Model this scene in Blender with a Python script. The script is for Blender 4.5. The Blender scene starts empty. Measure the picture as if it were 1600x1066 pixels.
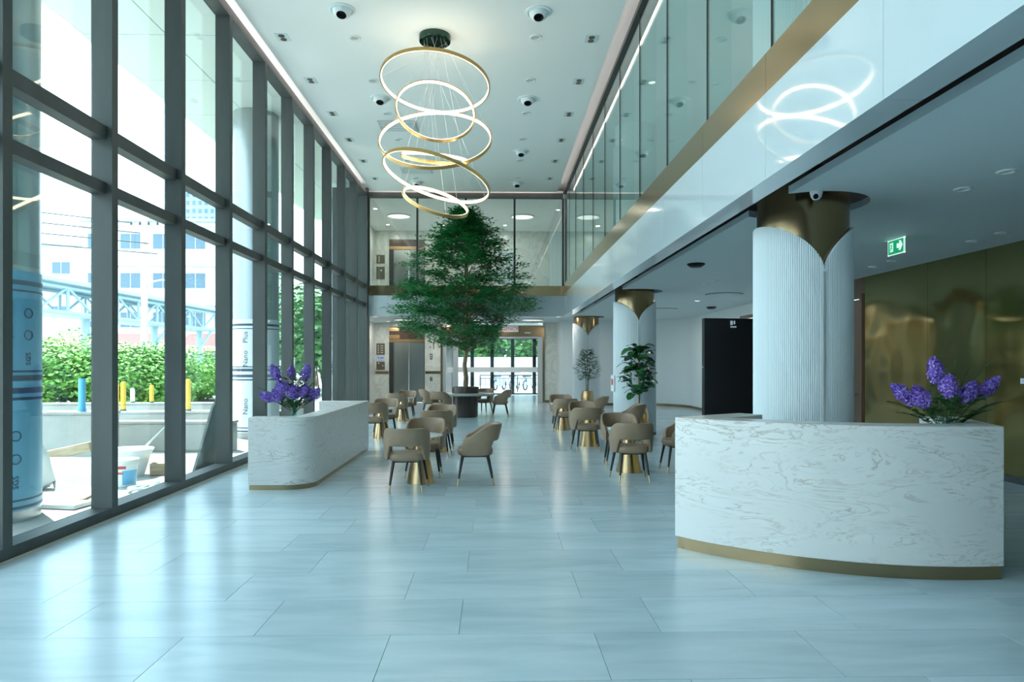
import bpy, math, random
from math import sin, cos, pi, radians, atan2, sqrt
from mathutils import Vector, Matrix
R = random.Random(7)
S = bpy.context.scene
COL = S.collection

# ------------------------------------------------------------------ camera
FPX = 1067.0
cam = bpy.data.cameras.new('camera'); camo = bpy.data.objects.new('camera', cam); COL.objects.link(camo)
cam.sensor_width = 36.0; cam.lens = 36.0 * FPX / 1600.0
cam.shift_y = 34.0 / 1600.0
cam.clip_start = 0.05; cam.clip_end = 2000
YAW = math.atan(27.0 / FPX)
camo.location = (0, 0, 1.6); camo.rotation_euler = (pi / 2, 0, -YAW)
S.camera = camo

# ------------------------------------------------------------------ world, sun, exposure
SKY_STRENGTH = 1.6
W = bpy.data.worlds.new('sky'); S.world = W; W.use_nodes = True
nt = W.node_tree; nt.nodes.clear()
wo = nt.nodes.new('ShaderNodeOutputWorld'); bg = nt.nodes.new('ShaderNodeBackground')
tc = nt.nodes.new('ShaderNodeTexCoord'); mp = nt.nodes.new('ShaderNodeMapping')
mp.inputs['Scale'].default_value = (1, 1, 2.2)
no = nt.nodes.new('ShaderNodeTexNoise'); no.inputs['Scale'].default_value = 2.3; no.inputs['Detail'].default_value = 9; no.inputs['Roughness'].default_value = 0.58
rp = nt.nodes.new('ShaderNodeValToRGB')
rp.color_ramp.elements[0].position = 0.40; rp.color_ramp.elements[0].color = (0.42, 0.68, 0.90, 1)
rp.color_ramp.elements[1].position = 0.56; rp.color_ramp.elements[1].color = (0.84, 0.95, 1.0, 1)
nt.links.new(tc.outputs['Generated'], mp.inputs['Vector']); nt.links.new(mp.outputs[0], no.inputs['Vector'])
nt.links.new(no.outputs['Fac'], rp.inputs['Fac']); nt.links.new(rp.outputs['Color'], bg.inputs['Color'])
bg.inputs['Strength'].default_value = SKY_STRENGTH
nt.links.new(bg.outputs[0], wo.inputs['Surface'])

sun = bpy.data.lights.new('sun', 'SUN'); sun.energy = 4.4; sun.angle = 0.02; sun.color = (1.0, 0.96, 0.88)
suno = bpy.data.objects.new('sun', sun); COL.objects.link(suno)
sd = Vector((-0.40, 0.42, 0.95)).normalized()
suno.rotation_euler = sd.to_track_quat('Z', 'Y').to_euler()

S.view_settings.view_transform = 'Standard'; S.view_settings.look = 'None'
S.view_settings.gamma = 1.0; S.view_settings.use_curve_mapping = False
S.view_settings.exposure = 1.78
try:
    S.cycles.use_denoising = True
    S.cycles.max_bounces = 10; S.cycles.diffuse_bounces = 5; S.cycles.glossy_bounces = 4
    S.cycles.transparent_max_bounces = 24; S.cycles.sample_clamp_indirect = 8
    S.cycles.caustics_reflective = False; S.cycles.caustics_refractive = False
except Exception:
    pass

# ------------------------------------------------------------------ materials
MATS = {}
def mat(name, col, rough=0.5, metal=0.0, spec=0.5, emit=None, es=0.0, coat=0.0):
    m = bpy.data.materials.new(name); m.use_nodes = True
    b = m.node_tree.nodes['Principled BSDF']
    b.inputs['Base Color'].default_value = (*col, 1); b.inputs['Roughness'].default_value = rough
    b.inputs['Metallic'].default_value = metal; b.inputs['Specular IOR Level'].default_value = spec
    b.inputs['Coat Weight'].default_value = coat
    if emit:
        b.inputs['Emission Color'].default_value = (*emit, 1); b.inputs['Emission Strength'].default_value = es
    MATS[name] = m
    return m
def bsdf(m): return m.node_tree.nodes['Principled BSDF']
def noise_col(m, stops, scale=5, detail=6, stretch=(1, 1, 1), dist=0.0, coord='Object', rough=0.55, rand=0.0):
    """procedural colour: noise -> ramp, optional per-object random brightness"""
    t = m.node_tree; b = bsdf(m)
    c = t.nodes.new('ShaderNodeTexCoord'); mpn = t.nodes.new('ShaderNodeMapping'); mpn.inputs['Scale'].default_value = stretch
    n = t.nodes.new('ShaderNodeTexNoise'); n.inputs['Scale'].default_value = scale; n.inputs['Detail'].default_value = detail
    n.inputs['Distortion'].default_value = dist; n.inputs['Roughness'].default_value = rough
    r = t.nodes.new('ShaderNodeValToRGB')
    e = r.color_ramp.elements
    while len(e) > 1: e.remove(e[0])
    e[0].position = stops[0][0]; e[0].color = (*stops[0][1], 1)
    for p, cc in stops[1:]:
        k = e.new(p); k.color = (*cc, 1)
    t.links.new(c.outputs[coord], mpn.inputs[0])
    src = mpn.outputs[0]
    if rand:
        oi = t.nodes.new('ShaderNodeObjectInfo'); ad = t.nodes.new('ShaderNodeVectorMath'); ad.operation = 'ADD'
        sc = t.nodes.new('ShaderNodeVectorMath'); sc.operation = 'SCALE'; sc.inputs['Scale'].default_value = 37.0
        cb = t.nodes.new('ShaderNodeCombineXYZ')
        for i in range(3): t.links.new(oi.outputs['Random'], cb.inputs[i])
        t.links.new(cb.outputs[0], sc.inputs[0]); t.links.new(mpn.outputs[0], ad.inputs[0]); t.links.new(sc.outputs[0], ad.inputs[1])
        src = ad.outputs[0]
        hv = t.nodes.new('ShaderNodeHueSaturation')
        mr = t.nodes.new('ShaderNodeMapRange'); mr.inputs['To Min'].default_value = 1 - rand; mr.inputs['To Max'].default_value = 1 + rand
        t.links.new(oi.outputs['Random'], mr.inputs[0]); t.links.new(mr.outputs[0], hv.inputs['Value'])
        t.links.new(r.outputs[0], hv.inputs['Color']); t.links.new(hv.outputs[0], b.inputs['Base Color'])
    else:
        t.links.new(r.outputs[0], b.inputs['Base Color'])
    t.links.new(src, n.inputs['Vector']); t.links.new(n.outputs['Fac'], r.inputs[0])
    return m
def add_bump(m, scale=8, strength=0.1, dist=0.02, detail=2, stretch=(1, 1, 1), coord='Object'):
    t = m.node_tree; b = bsdf(m)
    c = t.nodes.new('ShaderNodeTexCoord'); mpn = t.nodes.new('ShaderNodeMapping'); mpn.inputs['Scale'].default_value = stretch
    n = t.nodes.new('ShaderNodeTexNoise'); n.inputs['Scale'].default_value = scale; n.inputs['Detail'].default_value = detail
    bp = t.nodes.new('ShaderNodeBump'); bp.inputs['Strength'].default_value = strength; bp.inputs['Distance'].default_value = dist
    t.links.new(c.outputs[coord], mpn.inputs[0]); t.links.new(mpn.outputs[0], n.inputs['Vector'])
    t.links.new(n.outputs['Fac'], bp.inputs['Height']); t.links.new(bp.outputs[0], b.inputs['Normal'])
    return m
def glass(name, tint, refl=1.0, ior=1.45):
    m = bpy.data.materials.new(name); m.use_nodes = True; t = m.node_tree; t.nodes.clear()
    o = t.nodes.new('ShaderNodeOutputMaterial'); mx = t.nodes.new('ShaderNodeMixShader')
    tr = t.nodes.new('ShaderNodeBsdfTransparent'); tr.inputs[0].default_value = (*tint, 1)
    gl = t.nodes.new('ShaderNodeBsdfGlossy'); gl.inputs['Roughness'].default_value = 0.0; gl.inputs['Color'].default_value = (0.9, 0.97, 0.97, 1)
    lw = t.nodes.new('ShaderNodeLayerWeight'); lw.inputs['Blend'].default_value = 0.5     # Schlick: f0 + (1 - f0) * (1 - cos)^5
    pw = t.nodes.new('ShaderNodeMath'); pw.operation = 'POWER'; pw.inputs[1].default_value = 5.0
    f0 = ((ior - 1) / (ior + 1)) ** 2 * refl
    mu = t.nodes.new('ShaderNodeMath'); mu.operation = 'MULTIPLY_ADD'; mu.inputs[1].default_value = 1 - f0; mu.inputs[2].default_value = f0
    t.links.new(lw.outputs['Facing'], pw.inputs[0]); t.links.new(pw.outputs[0], mu.inputs[0]); t.links.new(mu.outputs[0], mx.inputs[0])
    t.links.new(tr.outputs[0], mx.inputs[1]); t.links.new(gl.outputs[0], mx.inputs[2]); t.links.new(mx.outputs[0], o.inputs[0])
    MATS[name] = m
    return m

M_tile = noise_col(mat('floor_tile', (0.6, 0.66, 0.67), 0.22, spec=0.42),
                   [(0.30, (0.43, 0.55, 0.61)), (0.48, (0.50, 0.62, 0.68)), (0.62, (0.55, 0.66, 0.72)), (0.75, (0.48, 0.60, 0.66))],
                   scale=1.6, detail=8, stretch=(0.55, 3.2, 1), dist=0.6, rand=0.05)
M_grout = mat('grout', (0.28, 0.31, 0.32), 0.7)
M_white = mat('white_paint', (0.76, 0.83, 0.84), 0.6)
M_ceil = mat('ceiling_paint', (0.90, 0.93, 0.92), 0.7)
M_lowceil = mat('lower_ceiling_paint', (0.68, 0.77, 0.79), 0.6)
M_fascia = mat('back_painted_glass', (0.54, 0.61, 0.645), 0.06, spec=0.6, coat=0.3)
M_bronze = add_bump(mat('bronze_band', (0.36, 0.27, 0.15), 0.18, 1.0), 3, 0.05, 0.01)
M_brass = mat('brushed_brass', (0.55, 0.36, 0.19), 0.26, 1.0)
M_colbrass = mat('column_brass', (0.34, 0.24, 0.13), 0.2, 1.0)
M_plinth = mat('bronze_plinth', (0.36, 0.26, 0.15), 0.22, 1.0)
M_gold = mat('gold_wall_metal', (0.33, 0.29, 0.13), 0.12, 1.0)
add_bump(M_gold, 1.0, 0.5, 0.08, 1)
M_frame = noise_col(mat('grey_anodised', (0.07, 0.08, 0.08), 0.5, 0.0, 0.35), [(0.3, (0.060, 0.068, 0.066)), (0.7, (0.085, 0.092, 0.088))], 3, 3, (1, 1, 0.2))
M_dark = mat('dark_frame', (0.035, 0.04, 0.04), 0.4)
M_black = mat('black_plastic', (0.006, 0.006, 0.008), 0.45, spec=0.25)
M_flute = mat('fluted_white', (0.76, 0.81, 0.83), 0.42)
M_leather = noise_col(mat('taupe_leather', (0.30, 0.27, 0.22), 0.42), [(0.3, (0.27, 0.182, 0.115)), (0.7, (0.32, 0.222, 0.147))], 6, 4)
M_leg = mat('black_leg', (0.014, 0.014, 0.016), 0.35)
M_tip = mat('brass_tip', (0.55, 0.40, 0.24), 0.3, 1.0)
M_top = noise_col(mat('white_marble_top', (0.8, 0.8, 0.79), 0.2), [(0.4, (0.66, 0.67, 0.66)), (0.6, (0.84, 0.84, 0.83))], 5, 6, dist=1.0)
M_marble = mat('desk_marble', (0.8, 0.79, 0.77), 0.28)
noise_col(M_marble, [(0.29, (0.55, 0.47, 0.40)), (0.35, (0.74, 0.71, 0.69)), (0.435, (0.76, 0.74, 0.72)), (0.452, (0.44, 0.36, 0.30)), (0.475, (0.75, 0.73, 0.71)), (0.565, (0.77, 0.75, 0.73)), (0.585, (0.54, 0.47, 0.42)), (0.61, (0.78, 0.76, 0.74))],
          scale=1.45, detail=10, stretch=(0.8, 0.8, 3.2), dist=2.1, rough=0.60)
def soften(m, plain):
    # veins only in patches: fade to the plain stone by a large soft noise
    t = m.node_tree; b = bsdf(m); src = b.inputs['Base Color'].links[0].from_socket
    c = t.nodes.new('ShaderNodeTexCoord'); mpn = t.nodes.new('ShaderNodeMapping'); mpn.inputs['Scale'].default_value = (.8, .8, 1.9)
    n = t.nodes.new('ShaderNodeTexNoise'); n.inputs['Scale'].default_value = 2.3; n.inputs['Detail'].default_value = 5; n.inputs['Distortion'].default_value = .8
    r = t.nodes.new('ShaderNodeMapRange'); r.inputs['From Min'].default_value = .40; r.inputs['From Max'].default_value = .64
    mx = t.nodes.new('ShaderNodeMix'); mx.data_type = 'RGBA'; mx.inputs['A'].default_value = (*plain, 1)
    t.links.new(c.outputs['Object'], mpn.inputs[0]); t.links.new(mpn.outputs[0], n.inputs['Vector']); t.links.new(n.outputs['Fac'], r.inputs[0])
    t.links.new(r.outputs[0], mx.inputs['Factor']); t.links.new(src, mx.inputs['B']); t.links.new(mx.outputs['Result'], b.inputs['Base Color'])
soften(M_marble, (.74, .71, .69))
M_wallmarble = noise_col(mat('wall_marble', (0.70, 0.73, 0.68), 0.25), [(0.42, (0.70, 0.73, 0.68)), (0.5, (0.60, 0.63, 0.58)), (0.54, (0.72, 0.75, 0.70))], 1.3, 7, dist=1.4)
M_steel = add_bump(mat('lift_steel', (0.50, 0.54, 0.52), 0.24, 1.0), 1.2, 0.15, 0.05, 1, (1, 1, 0.5))
M_brown = noise_col(mat('brown_panel', (0.11, 0.06, 0.04), 0.3), [(0.3, (0.08, 0.045, 0.03)), (0.7, (0.15, 0.085, 0.055))], 3, 6, (6, 6, 0.6))
M_drum = noise_col(mat('dark_walnut', (0.05, 0.04, 0.035), 0.3), [(0.3, (0.035, 0.03, 0.027)), (0.7, (0.075, 0.055, 0.045))], 4, 6, (6, 6, 0.6))
M_tabletop = mat('stone_table_top', (0.36, 0.38, 0.36), 0.3)
M_leaf = noise_col(mat('tree_leaf', (0.02, 0.14, 0.035), 0.38), [(0.3, (0.010, 0.15, 0.040)), (0.7, (0.035, 0.33, 0.085))], 2.2, 3)
M_bark = noise_col(mat('bark', (0.22, 0.14, 0.08), 0.8), [(0.3, (0.12, 0.075, 0.045)), (0.7, (0.34, 0.24, 0.15))], 14, 5, (1, 1, 0.4))
M_figleaf = noise_col(mat('fig_leaf', (0.02, 0.09, 0.03), 0.3), [(0.3, (0.014, 0.075, 0.026)), (0.7, (0.035, 0.17, 0.045))], 3, 3, rand=0.25)
M_fern = noise_col(mat('bouquet_green', (0.03, 0.11, 0.025), 0.5), [(0.3, (0.015, 0.06, 0.015)), (0.7, (0.06, 0.17, 0.04))], 9, 3)
M_purple = noise_col(mat('lilac_petal', (0.22, 0.10, 0.55), 0.6), [(0.32, (0.07, 0.025, 0.28)), (0.5, (0.23, 0.11, 0.58)), (0.68, (0.55, 0.42, 0.88))], 55, 2)
M_soil = mat('soil', (0.03, 0.02, 0.015), 0.9)
M_emit = mat('warm_led', (1, 0.9, 0.75), 0.5, emit=(1.0, 0.82, 0.58), es=2.6)
M_cove = mat('cove_led', (1, 0.9, 0.85), 0.5, emit=(1.0, 0.82, 0.75), es=1.4)
M_lamp = mat('lamp_on', (1, 0.97, 0.9), 0.5, emit=(1.0, 0.95, 0.86), es=6.0)
M_lampoff = mat('lamp_off', (0.55, 0.55, 0.5), 0.4)
M_ringbrass = mat('ring_brass', (0.60, 0.38, 0.15), 0.32, 1.0)
M_mirrorgreen = add_bump(mat('dark_mirror', (0.05, 0.09, 0.07), 0.08, 1.0), 8, 0.3, 0.05)
M_vase = glass('vase_glass', (0.80, 0.92, 0.90), 1.0, 1.5)
M_glassL = glass('curtain_glass', (0.90, 0.98, 0.985), 1.0, 1.5)
M_glassR = glass('balustrade_glass', (0.91, 0.965, 0.955), 1.1, 1.6)
M_glassD = glass('door_glass', (0.93, 0.97, 0.97), 1.0, 1.45)
M_exit = mat('exit_green', (0.0, 0.22, 0.09), 0.4, emit=(0.0, 0.36, 0.14), es=0.22)
M_exitw = mat('exit_white', (0.8, 1, 0.9), 0.4, emit=(0.75, 1.0, 0.9), es=0.2)
M_red = mat('red_letter', (0.55, 0.05, 0.05), 0.5)
M_signwhite = mat('sign_white', (0.82, 0.82, 0.82), 0.5)
M_bluepaper = mat('notice_paper', (0.55, 0.66, 0.86), 0.6)
M_plate = mat('bronze_plate', (0.20, 0.17, 0.13), 0.35, 0.7)
M_concrete = noise_col(mat('concrete', (0.4, 0.4, 0.37), 0.85), [(0.3, (0.28, 0.29, 0.27)), (0.7, (0.42, 0.42, 0.39))], 1.5, 7)
M_ground = noise_col(mat('paving_outside', (0.6, 0.6, 0.57), 0.9), [(0.3, (0.32, 0.32, 0.31)), (0.7, (0.44, 0.43, 0.41))], 0.8, 8)
M_soffit = mat('canopy_panel', (0.66, 0.75, 0.70), 0.5)
M_film = noise_col(mat('blue_film', (0.14, 0.42, 0.62), 0.35), [(0.3, (0.12, 0.38, 0.58)), (0.7, (0.20, 0.50, 0.70))], 2, 3, (1, 1, 0.3))
M_filmw = mat('white_film', (0.75, 0.79, 0.82), 0.4)
M_filmink = mat('film_ink', (0.03, 0.06, 0.11), 0.5)
M_extcol = mat('exterior_column_metal', (0.34, 0.36, 0.36), 0.3, 0.8)
M_bush = noise_col(mat('bush_leaf', (0.16, 0.40, 0.06), 0.6), [(0.3, (0.09, 0.27, 0.035)), (0.7, (0.26, 0.52, 0.09))], 1.5, 3)
M_farleaf = noise_col(mat('far_leaf', (0.08, 0.24, 0.07), 0.7), [(0.3, (0.04, 0.15, 0.045)), (0.7, (0.15, 0.34, 0.10))], 0.8, 3)
M_truss = mat('truss_paint', (0.36, 0.50, 0.56), 0.5)
M_bldg = noise_col(mat('white_render', (0.72, 0.73, 0.72), 0.8), [(0.3, (0.64, 0.65, 0.65)), (0.7, (0.76, 0.77, 0.76))], 0.4, 6)
M_winfar = mat('far_window', (0.13, 0.20, 0.26), 0.2)
M_roofred = mat('red_roof', (0.46, 0.22, 0.19), 0.7)
M_roofgrey = noise_col(mat('sheet_roof', (0.42, 0.44, 0.45), 0.6), [(0.45, (0.36, 0.38, 0.39)), (0.55, (0.47, 0.49, 0.50))], 14, 1, (1, 0, 0))
M_tower = mat('tower_glass', (0.32, 0.48, 0.62), 0.3)
M_pole = mat('pole_concrete', (0.55, 0.55, 0.50), 0.8)
M_yellow = mat('yellow_paint', (0.80, 0.52, 0.05), 0.5)
M_bluepipe = mat('blue_pipe', (0.10, 0.42, 0.72), 0.4)
M_plastic = mat('white_plastic', (0.80, 0.82, 0.82), 0.35)
M_wood = noise_col(mat('timber', (0.45, 0.33, 0.20), 0.8), [(0.3, (0.34, 0.25, 0.15)), (0.7, (0.55, 0.42, 0.28))], 3, 5, (1, 8, 8))
M_slab = noise_col(mat('stone_slab', (0.16, 0.18, 0.17), 0.6), [(0.3, (0.11, 0.125, 0.12)), (0.7, (0.20, 0.22, 0.21))], 5, 6)
M_bike = mat('bike_dark', (0.06, 0.065, 0.08), 0.4)
M_frost = mat('frosted_band', (0.80, 0.84, 0.86), 0.5)
M_silver = mat('silver_frame', (0.66, 0.69, 0.70), 0.35, 0.6)

# ------------------------------------------------------------------ mesh helpers
class MB:
    def __init__(s): s.v = []; s.f = []
    def add(s, vs, fs, M=None):
        o = len(s.v)
        s.v += [tuple(M @ Vector(p)) for p in vs] if M else [tuple(p) for p in vs]
        s.f += [tuple(i + o for i in f) for f in fs]
        return s
    def box(s, x0, x1, y0, y1, z0, z1, M=None):
        return s.add([(x0, y0, z0), (x1, y0, z0), (x1, y1, z0), (x0, y1, z0), (x0, y0, z1), (x1, y0, z1), (x1, y1, z1), (x0, y1, z1)],
                     [(0, 3, 2, 1), (4, 5, 6, 7), (0, 1, 5, 4), (1, 2, 6, 5), (2, 3, 7, 6), (3, 0, 4, 7)], M)
    def lathe(s, prof, n=24, c=(0, 0), M=None, cap0=True, cap1=True):
        vs = []; fs = []
        for r, z in prof:
            for i in range(n):
                a = 2 * pi * i / n; vs.append((c[0] + r * cos(a), c[1] + r * sin(a), z))
        for k in range(len(prof) - 1):
            for i in range(n):
                j = (i + 1) % n
                fs.append((k * n + i, k * n + j, (k + 1) * n + j, (k + 1) * n + i))
        if cap0: fs.append(tuple(range(n - 1, -1, -1)))
        if cap1: fs.append(tuple((len(prof) - 1) * n + i for i in range(n)))
        return s.add(vs, fs, M)
    def tube(s, pts, rad, n=8, cap=True):
        pts = [Vector(p) for p in pts]
        if not hasattr(rad, '__len__'): rad = [rad] * len(pts)
        vs = []; fs = []
        for k, p in enumerate(pts):
            d = (pts[min(k + 1, len(pts) - 1)] - pts[max(k - 1, 0)]).normalized()
            a = d.cross(Vector((0, 0, 1)) if abs(d.z) < 0.9 else Vector((1, 0, 0))).normalized(); b = d.cross(a)
            for i in range(n):
                t = 2 * pi * i / n; vs.append(p + rad[k] * (cos(t) * a + sin(t) * b))
        for k in range(len(pts) - 1):
            for i in range(n):
                j = (i + 1) % n; fs.append((k * n + i, (k + 1) * n + i, (k + 1) * n + j, k * n + j))
        if cap:
            fs.append(tuple(range(n))); fs.append(tuple((len(pts) - 1) * n + i for i in range(n - 1, -1, -1)))
        return s.add(vs, fs)
    def prism(s, poly, z0, z1, M=None):
        n = len(poly)
        area = sum(poly[i][0] * poly[(i + 1) % n][1] - poly[(i + 1) % n][0] * poly[i][1] for i in range(n))
        if area < 0: poly = poly[::-1]
        vs = [(x, y, z0) for x, y in poly] + [(x, y, z1) for x, y in poly]
        fs = [tuple(range(n - 1, -1, -1)), tuple(range(n, 2 * n))] + [(i, (i + 1) % n, n + (i + 1) % n, n + i) for i in range(n)]
        return s.add(vs, fs, M)
    def mesh(s, name, m, smooth=False):
        me = bpy.data.meshes.new(name); me.from_pydata(s.v, [], s.f)
        me.materials.append(m)
        if smooth:
            me.polygons.foreach_set('use_smooth', [True] * len(me.polygons))
            me.set_sharp_from_angle(angle=radians(42))
        me.update()
        return me
    def build(s, name, m, parent=None, smooth=False, bevel=0, seg=2):
        o = bpy.data.objects.new(name, s.mesh(name, m, smooth)); COL.objects.link(o)
        if parent: o.parent = parent
        if bevel:
            b = o.modifiers.new('bevel', 'BEVEL'); b.width = bevel; b.segments = seg; b.limit_method = 'ANGLE'; b.angle_limit = radians(50)
        return o
def inst(name, me, parent=None, loc=(0, 0, 0), rot=(0, 0, 0), scale=(1, 1, 1)):
    o = bpy.data.objects.new(name, me); COL.objects.link(o)
    o.location = loc; o.rotation_euler = rot; o.scale = scale
    if parent: o.parent = parent
    return o
def tag(o, label, cat, group=None):
    o['label'] = label; o['category'] = cat
    if group: o['group'] = group
    return o
def thing(name, label, cat, loc=(0, 0, 0), rz=0.0, group=None):
    o = bpy.data.objects.new(name, None); COL.objects.link(o); o.empty_display_size = 0.2
    o.location = loc; o.rotation_euler = (0, 0, rz)
    return tag(o, label, cat, group)
def struct(o, label=None):
    o['kind'] = 'structure'
    if label: o['label'] = label
    return o
def sempty(name, label=None):
    o = bpy.data.objects.new(name, None); COL.objects.link(o); return struct(o, label)
def copy_tree(o, parent=None):
    c = o.copy(); COL.objects.link(c); c.parent = parent
    for ch in list(o.children): copy_tree(ch, c)
    return c
def text_mesh(txt, size, m, extrude=0.002, align='CENTER'):
    cu = bpy.data.curves.new('lettering', 'FONT'); cu.body = txt; cu.size = size; cu.extrude = extrude
    cu.align_x = align; cu.align_y = 'CENTER'; cu.resolution_u = 2
    o = bpy.data.objects.new('lettering', cu); COL.objects.link(o)
    dg = bpy.context.evaluated_depsgraph_get(); dg.update()
    me = bpy.data.meshes.new_from_object(o.evaluated_get(dg))
    me.materials.clear(); me.materials.append(m)
    bpy.data.objects.remove(o); bpy.data.curves.remove(cu)
    return me
ORD = ['first', 'second', 'third', 'fourth', 'fifth', 'sixth', 'seventh', 'eighth', 'ninth', 'tenth']
def offset_poly(poly, d):
    n = len(poly); out = []
    area = sum(poly[i][0] * poly[(i + 1) % n][1] - poly[(i + 1) % n][0] * poly[i][1] for i in range(n))
    sg = 1 if area > 0 else -1
    for i in range(n):
        a, b, c = Vector(poly[i - 1]), Vector(poly[i]), Vector(poly[(i + 1) % n])
        e1 = (b - a).normalized(); e2 = (c - b).normalized()
        n1 = Vector((e1.y, -e1.x)) * sg; n2 = Vector((e2.y, -e2.x)) * sg
        nn = n1 + n2
        if nn.length < 1e-6: nn = n1
        nn = nn.normalized(); k = max(0.35, nn.dot(n1))
        p = b - nn * (d / k); out.append((p.x, p.y))
    return out

# ------------------------------------------------------------------ dimensions
XL, XG = -3.92, -4.12          # inner face of fins, glass plane
XR = 2.14                      # right balcony glass / fascia
YE = 21.3                      # end bridge glass
YB = 27.5                      # lift wall
ZC, ZL = 6.9, 3.2              # atrium ceiling, lower ceiling
XW = 6.9                       # gold wall
Y0 = -4.0

# ------------------------------------------------------------------ floor and tiles
fl = struct(MB().box(XG, XW + .2, Y0, 35.2, -0.2, -0.004).build('floor', M_grout), 'pale grey stone tile floor')
TW, TD, G = 1.2, 0.6, 0.0035
full = MB().box(0, TW - G, 0, TD - G, -0.012, 0.0).mesh('tile', M_tile)
rest = MB(); parts = 0
rows = range(-11, 54)
for r in rows:
    y = 3.43 + .6 * r
    if y + TD < Y0 or y > 35: continue
    off = 0.59 if r % 2 == 0 else 0.99
    xmin = XG; xmax = XW
    if y > 25.4: xmin = -4.8; xmax = 5.0
    if y > 27.4: xmin = -2.1; xmax = 2.0
    x = off - 1.2 * 5
    while x < xmax:
        a, b = max(x, xmin), min(x + TW - G, xmax)
        if b - a > 0.03:
            near = 2.2 < y < 20.2 and a < min(xmax, 0.80 * (y + .6) + .3) and b > -0.80 * (y + .6)
            g2 = 0.006 if abs(y - 7.03) < .05 else 0
            if near and parts < 300:
                if b - a > TW - G - .001 and not g2: inst('tile', full, fl, (a, y, 0))
                else:
                    inst('tile', MB().box(0, b - a, g2, TD - G, -0.012, 0).mesh('tile', M_tile), fl, (a, y, 0))
                parts += 1
            else:
                rest.box(a, b, y, y + TD - G, -0.012, 0)
        x += TW
ro = rest.build('tile_field', M_tile, fl); ro['kind'] = 'stuff'

# ------------------------------------------------------------------ ceilings
ce = struct(MB().box(-3.80, 1.93, Y0, 21.15, ZC, ZC + .09).build('ceiling', M_ceil), 'white plaster atrium ceiling')
MB().box(XG, 7.1, Y0, YB + .2, ZC + .25, ZC + .4).build('roof_slab', M_ceil, ce)
MB().box(XR + .04, XW, Y0, YB, ZC, ZC + .09).build('ceiling_panel', M_ceil, ce)
MB().box(-4.9, XR + .04, YE + .08, YB, ZC, ZC + .09).build('ceiling_panel', M_ceil, ce)
lt = struct(MB().box(-3.81, -3.80, Y0, 21.1, ZC + .035, ZC + .085).build('trim_1', M_cove), 'warm cove light strip above the curtain wall')
lt = struct(MB().box(1.93, 1.94, Y0, 21.1, ZC + .035, ZC + .085).build('trim_2', M_cove), 'warm cove light strip above the balcony glass')
lt = struct(MB().box(-3.75, 1.9, 21.15, 21.16, ZC + .03, ZC + .075).build('trim_3', M_cove), 'warm cove light strip above the bridge glass')

# lower ceiling with round cut-outs at the columns
COLS = [(3.14, 6.9), (3.15, 15.32), (3.2, 23.82)]
poly = [(XW, Y0), (XW, YB), (2.78, YB)]
for cx, cy in reversed(COLS):
    r = .62; a0 = math.acos((2.78 - cx) / r)
    for k in range(25):
        a = a0 - (2 * a0) * k / 24
        poly.append((cx + r * cos(a), cy + r * sin(a)))
poly.append((2.78, Y0))
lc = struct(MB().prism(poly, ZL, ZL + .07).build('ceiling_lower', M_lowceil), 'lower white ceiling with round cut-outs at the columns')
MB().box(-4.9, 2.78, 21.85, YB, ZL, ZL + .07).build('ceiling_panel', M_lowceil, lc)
# upper floor slab
fu = struct(MB().box(XR + .2, XW + .1, Y0, YB, ZL + .35, 3.95).build('floor_upper', M_white), 'upper floor slab behind the white fascia')
MB().box(-4.9, XR + .2, YE + .2, YB, ZL + .35, 3.95).build('slab', M_white, fu)
MB().box(XR + .22, XW, Y0, 21.5, ZL + .30, ZL + .35).build('void_liner', M_dark, fu)
MB().box(-4.8, XR + .22, 21.5, YB, ZL + .30, ZL + .35).build('void_liner', M_dark, fu)

# ------------------------------------------------------------------ fascia (right and end)
tf = sempty('trim_4', 'glossy white fascia of the upper floor with bronze band')
JY = [5.35 + 1.64 * k for k in range(-6, 11)]
JY = [y for y in JY if y < YE - .3]
edges = [Y0] + [y for y in JY if y > Y0 + .2] + [YE]
for a, b in zip(edges[:-1], edges[1:]):
    MB().box(XR, XR + .22, a + .002, b - .002, 3.05, 3.73).build('fascia_panel', M_fascia, tf)
    MB().box(XR + .004, XR + .20, a + .0015, b - .0015, 3.732, 4.05).build('bronze_panel', M_bronze, tf)
MX = [-3.92, -2.41, -0.9, 0.62, 2.14]
for a, b in zip(MX[:-1], MX[1:]):
    MB().box(a + .002, b - .002, YE, YE + .22, 3.05, 3.69).build('fascia_panel', M_fascia, tf)
    MB().box(a + .0015, b - .0015, YE + .004, YE + .2, 3.692, 4.0).build('bronze_panel', M_bronze, tf)

# ------------------------------------------------------------------ curtain wall (left)
wl = sempty('wall_left', 'tall glazed curtain wall with deep grey fins and double transoms')
MYS = [7.155 + 1.555 * k for k in range(-7, 10)]
HW = .055
finm = MB().box(XG - .012, XL, -HW, HW, 0, 6.88).mesh('mullion', M_frame)
for y in MYS: inst('mullion', finm, wl, (0, y, 0))
BAYS = list(zip(MYS[:-1], MYS[1:]))
for a, b in BAYS:
    y0, y1 = a + HW, b - HW
    MB().box(XG - .012, XL, y0, y1, 0, .11).build('sill', M_frame, wl)
    MB().box(XG - .012, -3.985, y0, y1, 3.33, 3.45).build('transom', M_frame, wl)
    MB().box(XG - .012, -3.985, y0, y1, 3.89, 4.03).build('transom', M_frame, wl)
    MB().box(XG - .012, XL, y0, y1, 6.74, 6.88).build('header', M_frame, wl)
    for z0, z1 in ((.11, 3.33), (3.45, 3.89), (4.03, 6.74)):
        MB().box(XG - .008, XG + .004, y0, y1, z0, z1).build('pane', M_glassL, wl)
struct(MB().box(XL - .01, XL + .03, Y0, 21.1, 0, .012).build('trim_5', mat('cream_edge', (.62, .58, .48), .5)), 'thin cream strip along the curtain wall base')
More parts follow.
